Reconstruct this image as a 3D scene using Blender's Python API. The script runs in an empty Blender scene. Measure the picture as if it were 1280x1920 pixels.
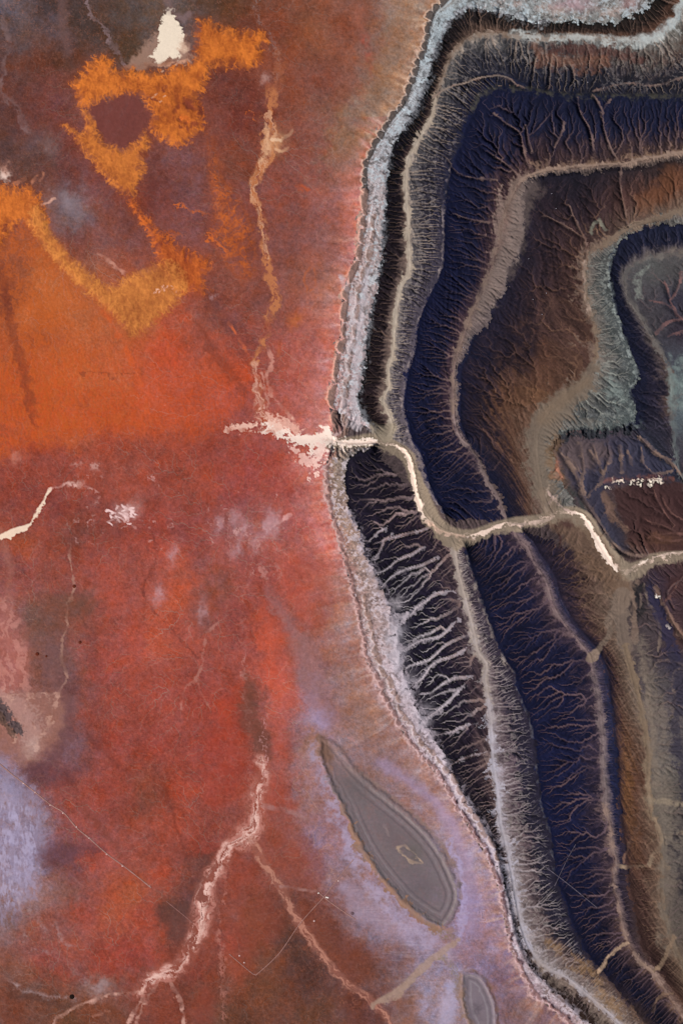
import bpy, math
import numpy as np
# ---------------------------------------------------------------- camera, sky, sun, exposure
scene = bpy.context.scene
PX = 10.0                                                   # metres per map unit
cam_data = bpy.data.cameras.new('camera'); cam = bpy.data.objects.new('camera', cam_data); scene.collection.objects.link(cam)
CAM_H = 90000.0
cam.location = (0, 0, CAM_H); cam.rotation_euler = (0, 0, 0)
cam_data.sensor_fit = 'VERTICAL'; cam_data.angle = 2*math.atan(960*PX/CAM_H)
cam_data.clip_start = 100; cam_data.clip_end = 1.0e6
scene.camera = cam
SUN_EL, SUN_AZ = math.radians(41), math.radians(200)        # azimuth counter-clockwise from +x: low left of the picture
world = bpy.data.worlds.new('World'); scene.world = world; world.use_nodes = True
nt = world.node_tree; bg = nt.nodes['Background']
sky = nt.nodes.new('ShaderNodeTexSky'); sky.sky_type = 'NISHITA'; sky.sun_disc = False
sky.sun_elevation = SUN_EL; sky.sun_rotation = math.pi/2-SUN_AZ
nt.links.new(sky.outputs['Color'], bg.inputs['Color']); bg.inputs['Strength'].default_value = 0.05
sun_data = bpy.data.lights.new('sun', 'SUN'); sun_data.energy = 4.8; sun_data.angle = math.radians(.53); sun_data.color = (1, .965, .91)
sun = bpy.data.objects.new('sun', sun_data); scene.collection.objects.link(sun)
from mathutils import Vector
sun.rotation_euler = Vector((math.cos(SUN_AZ)*math.cos(SUN_EL), math.sin(SUN_AZ)*math.cos(SUN_EL), math.sin(SUN_EL))).to_track_quat('Z', 'Y').to_euler()
scene.view_settings.view_transform = 'Standard'; scene.view_settings.look = 'None'
scene.view_settings.exposure = 0.35; scene.view_settings.gamma = 1; scene.view_settings.use_curve_mapping = False
LIGHT = np.array((1.42,1.43,1.43), np.float32)                  # what a flat white sheet reads under this sun and sky
# ---------------------------------------------------------------- grid and noise helpers
CELL = 1.4
GX0, GY0, NX, NY = -40.0, -40.0, 972, 1429
gx = (GX0 + CELL*np.arange(NX)).astype(np.float32)
gy = (GY0 + CELL*np.arange(NY)).astype(np.float32)
GX, GY = np.meshgrid(gx, gy)

def sst(a, b, x):
    t = np.clip((x-a)/(b-a), 0, 1)
    return t*t*(3-2*t)

def taps(u):
    i = np.floor(u).astype(int); f = (u-i).astype(np.float32)
    return i, ((1-f)**3/6, (3*f**3-6*f**2+4)/6, (-3*f**3+3*f**2+3*f+1)/6, f**3/6)

def lat(sx, sy, seed):
    """smooth random field: cubic B-spline through random lattice values"""
    i, wu = taps((gx-gx[0])/sx); j, wv = taps((gy-gy[0])/sy)
    L = np.random.default_rng(seed).uniform(-1, 1, (j[-1]+5, i[-1]+5)).astype(np.float32)
    R = sum(w[:, None]*L[j+k] for k, w in enumerate(wv))
    return sum(w*R[:, i+k] for k, w in enumerate(wu))*np.float32(1.9)

def fbm(s, octs, seed, ratio=1.0, gain=.5):
    o = 0; amp = 1; tot = 0
    for k in range(octs):
        o = o + amp*lat(s*ratio/2**k, s/2**k, seed*31+k)
        tot += amp*amp; amp *= gain
    return o/np.sqrt(tot)

def samp(F, X, Y, cell=CELL):
    u = np.clip((X-GX0)/cell, 0, F.shape[1]-1.001); v = np.clip((Y-GY0)/cell, 0, F.shape[0]-1.001)
    i = u.astype(np.int32); j = v.astype(np.int32); fu = (u-i); fv = (v-j)
    if F.ndim == 3: fu = fu[..., None]; fv = fv[..., None]
    a = F[j, i]; b = F[j, i+1]; c = F[j+1, i]; d = F[j+1, i+1]
    return (a+(b-a)*fu)*(1-fv)+(c+(d-c)*fu)*fv

TAB = np.random.default_rng(99).uniform(-1, 1, (8, 256, 256)).astype(np.float32)
def vn(u, v, seed=0):
    """value noise at free coordinates"""
    i = np.floor(u); j = np.floor(v); fu = u-i; fv = v-j; fu = fu*fu*(3-2*fu); fv = fv*fv*(3-2*fv)
    i = i.astype(np.int32) & 255; j = j.astype(np.int32) & 255; i1 = (i+1) & 255; j1 = (j+1) & 255; T = TAB[seed % 8]
    return ((T[j, i]*(1-fu)+T[j, i1]*fu)*(1-fv)+(T[j1, i]*(1-fu)+T[j1, i1]*fu)*fv).astype(np.float32)

def rf(s, octs, seed, gain=.6, sx=1.):
    """fractal noise whose octaves are each turned, so no grid shows"""
    o = 0; amp = 1; tot = 0
    for k in range(octs):
        a = .6+1.3*k+seed; c, d = np.cos(a), np.sin(a); f = 2.03**k/s
        o = o+amp*vn((GX*c+GY*d)*f/sx+seed*17.3, (GY*c-GX*d)*f+k*31.7, seed+k); tot += amp*amp; amp *= gain
    return (o*1.75/np.sqrt(tot)).astype(np.float32)

def blur(F, n):
    for _ in range(n):
        P = np.pad(F, 1, mode='edge')
        F = (P[:-2, 1:-1]+2*P[1:-1, 1:-1]+P[2:, 1:-1])/4
        P = np.pad(F, ((0, 0), (1, 1)), mode='edge')
        F = (P[:, :-2]+2*P[:, 1:-1]+P[:, 2:])/4
    return F

def spl(pts, step=10.0):
    P = np.array(pts, float)
    if len(P) < 3: return P
    Q = np.vstack([2*P[0]-P[1], P, 2*P[-1]-P[-2]]); out = []
    for i in range(1, len(Q)-2):
        p0, p1, p2, p3 = Q[i-1:i+3]
        n = max(1, int(np.hypot(*(p2-p1)[:2])/step))
        t = (np.arange(n)/n)[:, None]
        out.append(.5*((2*p1)+(p2-p0)*t+(2*p0-5*p1+4*p2-p3)*t**2+(3*p1-p0-3*p2+p3)*t**3))
    return np.vstack(out+[P[-1:]])

def box(x0, y0, x1, y1):
    i0 = int(np.clip((x0-GX0)/CELL, 0, NX-1)); i1 = int(np.clip((x1-GX0)/CELL+2, 1, NX))
    j0 = int(np.clip((y0-GY0)/CELL, 0, NY-1)); j1 = int(np.clip((y1-GY0)/CELL+2, 1, NY))
    return slice(j0, max(j1, j0+1)), slice(i0, max(i1, i0+1))

def dist(pts, pad, closed=False, smooth=True, wx=None, wy=None):
    """box, distance, arc length, side (+ right of travel) and interpolated third coordinate of a polyline"""
    P = spl(pts) if smooth else np.array(pts, float)
    if closed: P = np.vstack([P, P[:1]])
    sl = box(P[:, 0].min()-pad, P[:, 1].min()-pad, P[:, 0].max()+pad, P[:, 1].max()+pad)
    x = (GX if wx is None else wx)[sl]; y = (GY if wy is None else wy)[sl]
    D = np.full(x.shape, 1e9, np.float32); T = np.zeros_like(D); S = np.ones_like(D); W = np.zeros_like(D)
    s = 0.0; j0, i0 = sl[0].start, sl[1].start
    for a, b in zip(P[:-1], P[1:]):
        u = b-a; L = float(np.hypot(u[0], u[1]))
        if L < 1e-6: continue
        q = box(min(a[0], b[0])-pad, min(a[1], b[1])-pad, max(a[0], b[0])+pad, max(a[1], b[1])+pad)
        q = (slice(max(0, q[0].start-j0), max(0, q[0].stop-j0)), slice(max(0, q[1].start-i0), max(0, q[1].stop-i0)))
        dx = x[q]-np.float32(a[0]); dy = y[q]-np.float32(a[1])
        t = np.clip((dx*u[0]+dy*u[1])/(L*L), 0, 1).astype(np.float32)
        ex = dx-t*np.float32(u[0]); ey = dy-t*np.float32(u[1])
        d = np.sqrt(ex*ex+ey*ey); m = d < D[q]
        D[q][m] = d[m]; T[q][m] = (s+t*L)[m]
        S[q][m] = np.where(u[0]*dy-u[1]*dx > 0, -1, 1)[m]
        if P.shape[1] > 2: W[q][m] = (a[2]+t*(b[2]-a[2]))[m]
        s += L
    return sl, D, T, S, W

def inside(poly, x, y):
    m = np.zeros(x.shape, bool); P = np.array(poly, float)
    for a, b in zip(P, np.roll(P, -1, 0)):
        if a[1] == b[1]: continue
        c = (y < a[1]) != (y < b[1])
        m ^= c & (x < (b[0]-a[0])*(y-a[1])/(b[1]-a[1])+a[0])
    return m

def lin(c):
    c = np.array(c, float)/255
    return np.where(c <= .04045, c/12.92, ((c+.055)/1.055)**2.4).astype(np.float32)

def sgn(poly, pad, wx=None, wy=None, smooth=True):
    """box and signed distance (positive inside) of a closed outline"""
    P = spl(list(poly)+[poly[0]]) if smooth else np.array(list(poly)+[poly[0]], float)
    sl, D, T, S, W = dist(P, pad, smooth=False, wx=wx, wy=wy)
    m = inside(P[:-1, :2], (GX if wx is None else wx)[sl], (GY if wy is None else wy)[sl])
    D = np.minimum(D, pad*1.5)
    return sl, np.where(m, D, -D), T

# ---------------------------------------------------------------- traced lines of the land (map units, 10 m each, y to the south)
V1N = [(1345,-60),(1277,7),(1263,37),(1240,60),(1206,74),(1152,76),(1085,69),(1018,74),(994,70),(944,67),(900,66),(880,70),(860,87),(840,114),(830,144),(816,181),(806,222),(786,259),(769,292),(761,326),(761,369),(764,420),(766,480),(766,510),(749,537),(744,571),(739,614),(736,658),(727,695),(729,725),(717,749),(726,776),(735,799),(727,822)]
V2N = [(1345,275),(1280,285),(1213,299),(1162,309),(1149,309),(1052,317),(1001,326),(978,337),(962,360),(950,386),(940,420),(928,470),(917,510),(897,555),(880,591),(867,631),(853,675),(849,715),(850,782),(860,819),(877,836),(900,873),(917,907),(941,950),(950,980)]
V3N = [(1345,370),(1280,395),(1220,416),(1186,424),(1160,440),(1135,457),(1104,476),(1095,507),(1097,540),(1101,571),(1110,598),(1115,631),(1117,665),(1111,698),(1095,725),(1052,750),(1020,780),(1005,815),(1004,850),(1010,900),(1020,940),(1032,966)]
V4N = [(1345,470),(1280,475),(1236,480),(1190,495),(1170,517),(1172,540),(1186,571),(1203,598),(1220,628),(1240,661),(1253,690),(1260,720),(1260,782),(1263,816),(1267,860),(1274,890),(1290,930),(1345,960)]
RIV = [(425,800),(474,802),(514,800),(541,818),(574,826),(608,820),(648,830),(699,830),(722,837),(742,836),(759,848),(771,870),(777,910),(786,944),(800,970),(826,994),(857,1004),(884,1006),(910,997),(944,983),(978,980),(1018,973),(1052,963),(1082,963),(1099,977),(1115,1004),(1132,1034),(1156,1065),(1172,1069),(1206,1057),(1230,1044),(1256,1039),(1345,1039)]
V1S = [(838,1003),(851,1030),(857,1071),(872,1128),(884,1175),(896,1225),(911,1245),(908,1272),(914,1313),(920,1363),(922,1413),(925,1440),(932,1490),(937,1541),(949,1591),(959,1642),(968,1695),(978,1742),(994,1783),(1018,1812),(1058,1832),(1092,1860),(1129,1890),(1175,1935),(1210,1985)]
V2S = [(955,982),(971,1014),(988,1027),(998,1054),(1018,1084),(1028,1111),(1035,1135),(1052,1165),(1078,1198),(1103,1229),(1109,1262),(1118,1299),(1124,1346),(1129,1397),(1128,1440),(1134,1484),(1133,1510),(1142,1547),(1145,1584),(1153,1615),(1147,1655),(1156,1689),(1166,1736),(1176,1769),(1199,1803),(1223,1822),(1243,1853),(1260,1880),(1290,1915),(1345,1970)]
V3S = [(1176,1071),(1172,1095),(1165,1120),(1164,1170),(1172,1215),(1185,1262),(1197,1313),(1207,1356),(1213,1397),(1215,1440),(1215,1497),(1223,1534),(1238,1568),(1240,1620),(1240,1680),(1252,1740),(1275,1800),(1310,1860),(1345,1900)]
D0N = [(842,-60),(828,-5),(805,20),(793,81),(776,118),(766,155),(749,195),(726,222),(702,262),(685,299),(679,336),(677,386),(672,433),(665,480),(650,522),(640,564),(638,624),(630,655),(625,702),(618,735),(618,769),(623,799)]
D0S = [(622,845),(612,865),(608,893),(613,940),(621,970),(632,1004),(645,1054),(655,1094),(667,1145),(677,1188),(685,1239),(709,1286),(726,1323),(749,1366),(776,1407),(800,1432),(826,1464),(840,1490),(857,1520),(872,1543),(888,1570),(907,1601),(924,1642),(937,1682),(947,1742),(957,1783),(984,1836),(1001,1867),(1031,1890),(1065,1920),(1110,1985)]
B1N = [(1265,-60),(1223,0),(1210,12),(1193,29),(1169,39),(1139,45),(1099,45),(1065,42),(1025,42),(1005,44),(978,37),(944,27),(914,20),(894,15),(870,20),(850,35),(832,60),(812,111),(798,161),(780,208),(760,237),(740,271),(728,312),(723,356),(720,403),(718,447),(713,490),(707,530),(698,567),(690,614),(684,655),(679,695),(671,742),(673,762),(689,792),(704,806)]
B1S = [(700,838),(678,845),(660,853),(648,870),(643,900),(647,930),(655,962),(670,993),(680,1027),(688,1050),(702,1075),(714,1104),(728,1135),(742,1175),(744,1209),(750,1252),(763,1282),(775,1316),(793,1353),(816,1390),(835,1428),(857,1474),(880,1507),(904,1547),(924,1584),(937,1628),(947,1668),(957,1709),(966,1752),(984,1796),(1011,1836),(1045,1867),(1085,1904),(1135,1950),(1165,1985)]
C2N = [(1345,190),(1280,184),(1185,183),(1082,183),(1031,178),(981,168),(934,165),(903,178),(887,205),(870,242),(860,279),(845,310),(836,350),(832,396),(830,440),(829,490),(824,512),(810,542),(792,581),(780,614),(774,661),(764,688),(756,735),(754,776),(763,796),(769,826),(786,853),(796,893),(812,932),(835,972)]
C3N = [(1345,300),(1280,300),(1220,312),(1172,318),(1140,318),(1100,325),(1040,328),(1005,333),(985,345),(979,370),(978,396),(980,430),(971,467),(972,487),(951,503),(947,524),(945,552),(924,574),(914,608),(882,634),(873,661),(861,681),(856,708),(857,748),(858,799),(872,822)]
C4N = [(1345,425),(1280,423),(1230,420),(1206,425),(1172,443),(1150,465),(1141,490),(1140,520),(1147,550),(1151,581),(1163,614),(1176,655),(1187,682),(1192,712),(1178,735),(1186,759),(1186,785),(1160,806)]
C6 = [(1160,806),(1140,812),(1119,814),(1092,808),(1065,814),(1042,824),(1034,846),(1036,870),(1041,892),(1062,915),(1085,943),(1100,962),(1120,985),(1140,1015),(1160,1045)]
C2S = [(868,1018),(876,1045),(881,1071),(892,1101),(904,1135),(917,1175),(932,1215),(946,1239),(962,1262),(970,1296),(986,1333),(997,1373),(1004,1430),(1010,1484),(1018,1527),(1029,1558),(1035,1608),(1040,1648),(1055,1682),(1066,1709),(1078,1749),(1103,1793),(1122,1815),(1150,1850),(1185,1893),(1215,1930),(1260,1985)]
C3S = [(975,992),(990,1010),(1010,1040),(1035,1085),(1048,1125),(1068,1160),(1092,1192),(1122,1225),(1136,1262),(1142,1300),(1148,1350),(1152,1397),(1154,1440),(1158,1484),(1160,1521),(1166,1560),(1172,1625),(1176,1655),(1186,1700),(1196,1750),(1207,1785),(1232,1815),(1262,1855),(1300,1900),(1345,1940)]
# (line, height at start, height at end)
RELIEF = [(V1N,14,3),(V2N,13,3),(V3N,12,3),(V4N,12,5),(RIV,3,.5),(V1S,3,9),(V2S,3,9),(V3S,3,8),(D0N,17,12),(D0S,12,11),
          (B1N,19,15),(B1S,18,13),(C2N,27,22),(C3N,19,16),(C4N,18,15),(C6,15,9),(C2S,17,19),(C3S,13,13),
          ([(1300,1062),(1272,1150),(1282,1300),(1290,1450),(1300,1600),(1310,1750),(1345,1800)],12,12)]

# gullies that can be followed one by one (line, half width)
T1 = (([(850,161),(875,156),(894,148),(934,144),(955,150),(964,160),(981,166)], 2.2), ([(1345,140),(1280,146),(1246,158),(1215,162),(1172,159),(1135,166),(1110,172)], 2.5), ([(812,182),(830,170),(850,161)], 2), ([(1035,100),(1030,130),(1028,165)], 2), ([(1010,95),(1000,125),(998,150)], 1.8), ([(1060,110),(1072,130),(1075,150)], 1.6),
             ([(1080,185),(1085,210),(1102,240),(1110,270),(1112,297)], 2), ([(1110,180),(1125,205),(1130,240),(1140,270),(1155,300)], 2), ([(1140,190),(1126,212)], 1.6), ([(925,215),(950,235),(973,250),(978,275),(985,300),(995,318)], 1.8), ([(1055,230),(1050,255),(1036,280)], 1.8), ([(985,240),(990,265),(997,290)], 1.5), ([(912,285),(950,310),(972,330)], 1.5),
             ([(1162,314),(1160,343),(1168,386),(1177,425)], 3.2), ([(1065,385),(1080,420),(1095,450),(1096,472)], 1.6), ([(1020,405),(1060,425),(1090,445)], 1.4), ([(850,402),(880,412),(925,418)], 1.6), ([(838,300),(865,330),(930,338)], 1.4))
T2 = (([(1060,860),(1080,890),(1092,930),(1099,945),(1125,985),(1140,1010),(1165,1035),(1190,1043),(1230,1040)], 3.4), ([(1085,830),(1093,870),(1090,905),(1092,925)], 1.8), ([(1110,835),(1122,870),(1132,895),(1118,910),(1102,930)], 1.8), ([(1140,860),(1133,885),(1122,900)], 1.6), ([(1160,835),(1165,870),(1164,885)], 1.6), ([(1050,850),(1070,875),(1080,895)], 1.4), ([(1200,840),(1205,870),(1225,888),(1262,882)], 1.6), ([(1198,820),(1228,850),(1255,865),(1270,885),(1285,910)], 3), ([(1105,845),(1120,870)], 1.3), ([(1175,845),(1182,870)], 1.3), ([(1062,858),(1076,868),(1088,890)], 1.3))
T3 = (([(735,1160,8),(769,1152,7),(778,1140,5),(799,1126,6),(816,1114,4),(848,1109,1.5)], 5), ([(735,1175,10),(752,1165,6),(762,1150,4)], 4), ([(731,1231,6),(759,1217,4),(788,1201,3),(823,1194,3),(846,1173,3),(858,1161,1)], 3), ([(745,1262,5),(769,1248,3),(802,1238,2),(820,1222,2),(837,1208,2),(862,1196,2),(881,1189,1)], 2), ([(770,1285,8),(790,1272,5),(804,1250,4),(823,1238,2.5),(848,1231,2.5),(874,1215,1.5)], 3), ([(785,1302,3),(806,1299,3),(825,1285,2.5),(848,1273,2.5),(884,1269,2)], 2), ([(790,1352,6),(816,1334,5),(837,1318,3.5),(855,1299,2.5),(879,1273,1.5)], 4), ([(811,1306,1.5),(834,1297,2),(858,1295,1)], 2), ([(806,1381,2.5),(823,1377,2.5),(848,1372,2.5),(860,1365,2),(898,1355,1)], 2), ([(700,1020),(730,1010),(760,1002),(790,995),(810,985)], 2), ([(690,1078),(720,1070),(745,1050),(770,1040),(795,1025)], 2), ([(665,1010),(690,1015),(705,1000),(725,990)], 2), ([(700,1048),(712,1030),(722,1010),(735,1000)], 2), ([(715,1100),(735,1080),(760,1068),(790,1060),(820,1045)], 2.2), ([(836,1440),(860,1425),(890,1415),(912,1412)], 2))
T4 = ([(1300,610),(1280,600),(1266,588),(1255,560),(1246,530)], [(1280,600),(1262,600),(1240,610),(1228,625)], [(1300,622),(1275,622),(1250,632)], [(1262,580),(1245,570),(1215,565)], [(1256,565),(1268,545),(1275,510)])
T5 = ([(1262,985),(1240,955),(1228,930),(1225,915)], [(1280,975),(1255,960),(1240,935)], [(1285,1005),(1240,985),(1205,975)], [(1285,1000),(1250,1000),(1215,1008)], [(1225,1005),(1245,1012),(1285,1012)], [(1270,1090),(1250,1110),(1262,1140)], [(1280,1080),(1245,1130)], [(1240,1120),(1262,1170),(1285,1200)])

def relief():
    lev = [25.6, 12.8, 6.4, 3.2]; Z = None
    x1, y1 = gx[-1], gy[-1]
    for c in lev:
        nx, ny = int((x1-GX0)/c)+2, int((y1-GY0)/c)+2
        if Z is None: Z = np.full((ny, nx), 9., np.float32)
        else:
            jj = np.clip(np.arange(ny)*c/pc, 0, Z.shape[0]-1.001); ii = np.clip(np.arange(nx)*c/pc, 0, Z.shape[1]-1.001)
            j = jj.astype(int); i = ii.astype(int); fj = (jj-j)[:, None]; fi = (ii-i)[None]
            Z = ((Z[j][:, i]*(1-fi)+Z[j][:, i+1]*fi)*(1-fj)+(Z[j+1][:, i]*(1-fi)+Z[j+1][:, i+1]*fi)*fj).astype(np.float32)
        fix = np.zeros(Z.shape, bool); val = np.zeros(Z.shape, np.float32)
        def put(P, zz):
            i = np.clip(np.rint((P[:, 0]-GX0)/c).astype(int), 0, nx-1); j = np.clip(np.rint((P[:, 1]-GY0)/c).astype(int), 0, ny-1)
            fix[j, i] = True; val[j, i] = zz
        for pts, z0, z1 in RELIEF[::-1]:
            P = spl(pts, c*.5); put(P, np.linspace(z0, z1, len(P)))
        for pts, off, z in ((D0N, 34, 9), (D0S, 40, 7)):
            P = spl(pts, c*.5); t = np.gradient(P, axis=0); n = t/np.hypot(t[:, :1], t[:, 1:])
            put(np.c_[P[:, 0]-n[:, 1]*0-off, P[:, 1]], z)
        for it in range(120):
            P = np.pad(Z, 1, mode='edge')
            Z = .25*(P[:-2, 1:-1]+P[2:, 1:-1]+P[1:-1, :-2]+P[1:-1, 2:])
            Z[fix] = val[fix]
        pc = c
    return samp(blur(Z, 1), GX, GY, 3.2)

# ---------------------------------------------------------------- running water: fluvial erosion on the canyon side
def receivers(h, rng):
    ny, nx = h.shape
    P = np.pad(h, 1, constant_values=1e9)
    best = np.zeros_like(h); rec = np.arange(ny*nx, dtype=np.int32).reshape(ny, nx).copy(); idx = rec.copy()
    for dj in (-1, 0, 1):
        for di in (-1, 0, 1):
            if dj == di == 0: continue
            s = (h-P[1+dj:1+dj+ny, 1+di:1+di+nx])/(1.414 if dj and di else 1.)
            s = s*(.75+.5*rng.random(h.shape, dtype=np.float32))
            m = s > best
            best[m] = s[m]; rec[m] = (idx+dj*nx+di)[m]
    return rec.ravel()

def levels(rec, root):
    d = np.where(root, 0, 1).astype(np.int32); p = rec.copy(); p[root] = np.flatnonzero(root)
    d[p == np.arange(len(p))] = 0
    while True:
        add = d[p]
        if not add.any(): break
        d = d+add; p = p[p]
    o = np.argsort(d, kind='stable').astype(np.int32); c = np.bincount(d)
    return o, np.concatenate([[0], np.cumsum(c)])

def area(rec, o, c):
    A = np.ones(len(rec), np.float32)
    for k in range(len(c)-2, 0, -1):
        i = o[c[k]:c[k+1]]
        np.add.at(A, rec[i], A[i])
    return A

def fill(h, base, n=60):
    """raise closed pits (coarse sweeps are enough: pits here are small)"""
    ny, nx = h.shape
    for _ in range(n):
        P = np.pad(h, 1, constant_values=1e9); m = np.full_like(h, 1e9)
        for dj in (-1, 0, 1):
            for di in (-1, 0, 1):
                if dj or di: np.minimum(m, P[1+dj:1+dj+ny, 1+di:1+di+nx], out=m)
        pit = (h <= m) & ~base
        if not pit.any(): break
        h = np.where(pit, m+.004, h)
    return h

def erode(h, base, K, steps, seed, m=.5):
    rng = np.random.default_rng(seed); ny, nx = h.shape; root0 = base.ravel()
    for s in range(steps):
        h = fill(h, base, 25)
        rec = receivers(h, rng); o, c = levels(rec, root0); A = area(rec, o, c)
        f = h.ravel().copy(); F = (K.ravel()*A**m)
        for k in range(1, len(c)-1):
            i = o[c[k]:c[k+1]]; r = f[rec[i]]
            f[i] = (f[i]+F[i]*np.minimum(r, f[i]))/(1+F[i])
        h = f.reshape(ny, nx)
        d = blur(h, 1)
        h = np.where(base, h, h+.25*(d-h))
    return h, A.reshape(ny, nx)

Z0 = relief()
IC = int((560-GX0)/CELL)                                   # erosion runs east of this column
def near(pts, w):
    m = np.zeros(GX.shape, bool); sl, D, *_ = dist(pts, w+4); m[sl] = D < w; return m
base = np.zeros(GX.shape, bool)
for p, w in ((V1N,3),(V2N,3),(V3N,4),(V4N,3),(RIV,5),(V1S,4),(V2S,3),(V3S,5)): base |= near(p, w)
base[:2] = base[-2:] = True; base[:, -2:] = True; base[:, :IC+2] = True
def sdist(pts, cap):                                        # signed distance to a line, positive on its east side
    o = np.full(GX.shape, 0, np.float32); sl, D, T, S, W = dist(pts, cap)
    return sl, np.minimum(D, cap)*-S, T
# everything west of the outer scarp keeps its gentle pediment
EAST = inside([(842,-60)]+D0N[1:]+D0S+[(1400,1985),(1400,-60)], GX, GY)
n1 = fbm(20, 4, 5, gain=.5)
H = Z0 + np.where(EAST, n1*.8, n1*.25)
for q in [t[0] for t in T1+T2+T3]+list(T4)+list(T5):       # start the traced gullies off; the water does the rest
    sl, D, *_ = dist(q, 9); H[sl] -= 2.2*np.exp(-(D/2.4)**2)
sub = (slice(0, NY), slice(IC, NX))
K = np.where(EAST, .085, .006)[sub].astype(np.float32)
hs, AR = erode(H[sub].astype(np.float32), base[sub], K, 16, 3)
H[sub] = hs
A = np.ones(GX.shape, np.float32); A[sub] = AR
A[base] = 1
# faint drainage of the plain towards its dry washes
def wash(*L):
    d = np.full(GX.shape, 400., np.float32)
    for pts in L:
        sl, D, *_ = dist(pts, 400); d[sl] = np.minimum(d[sl], D)
    return d
PL = [[(480,-40),(504,64),(526,121),(511,175),(506,255),(487,319),(488,396),(518,557),(498,631),(480,715),(494,795),(608,820)], [(488,1300),(494,1440),(481,1500),(468,1560),(432,1585),(395,1650),(374,1742),(336,1811),(282,1838),(141,1887),(98,1985)], [(474,1575),(544,1702),(618,1810),(726,1910),(760,1985)], [(128,1130),(125,1270),(60,1440),(-40,1600)], [(372,1270),(388,1185),(425,1135),(430,960)], [(-40,190),(40,215),(95,280),(140,400)]]
wd_ = wash(*PL); wsub = (slice(0, NY), slice(0, IC+60))
hl = (9+.03*wd_+1.6*fbm(70, 3, 6)+.5*fbm(16, 4, 8, gain=.6))[wsub].astype(np.float32)
bl = (wd_ < 2)[wsub]; bl[:1] = bl[-1:] = True; bl[:, :1] = bl[:, -1:] = True
hl, al = erode(hl, bl, np.full(hl.shape, .03, np.float32), 5, 9)
AL = np.ones(GX.shape, np.float32); AL[wsub] = al; AL[EAST] = 1
DRAIN = np.clip(.55*sst(np.log(14), np.log(120), np.log(AL))+.6*sst(np.log(200), np.log(2500), np.log(AL)), 0, 1)
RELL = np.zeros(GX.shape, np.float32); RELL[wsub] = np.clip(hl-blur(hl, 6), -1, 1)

for n, a in ((2, .55), (6, .35)):                           # rills too fine for the survey grid, sharpened
    H = np.where(EAST, H+a*np.clip(H-blur(H, n), -1.2, 1.2), H)
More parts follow.
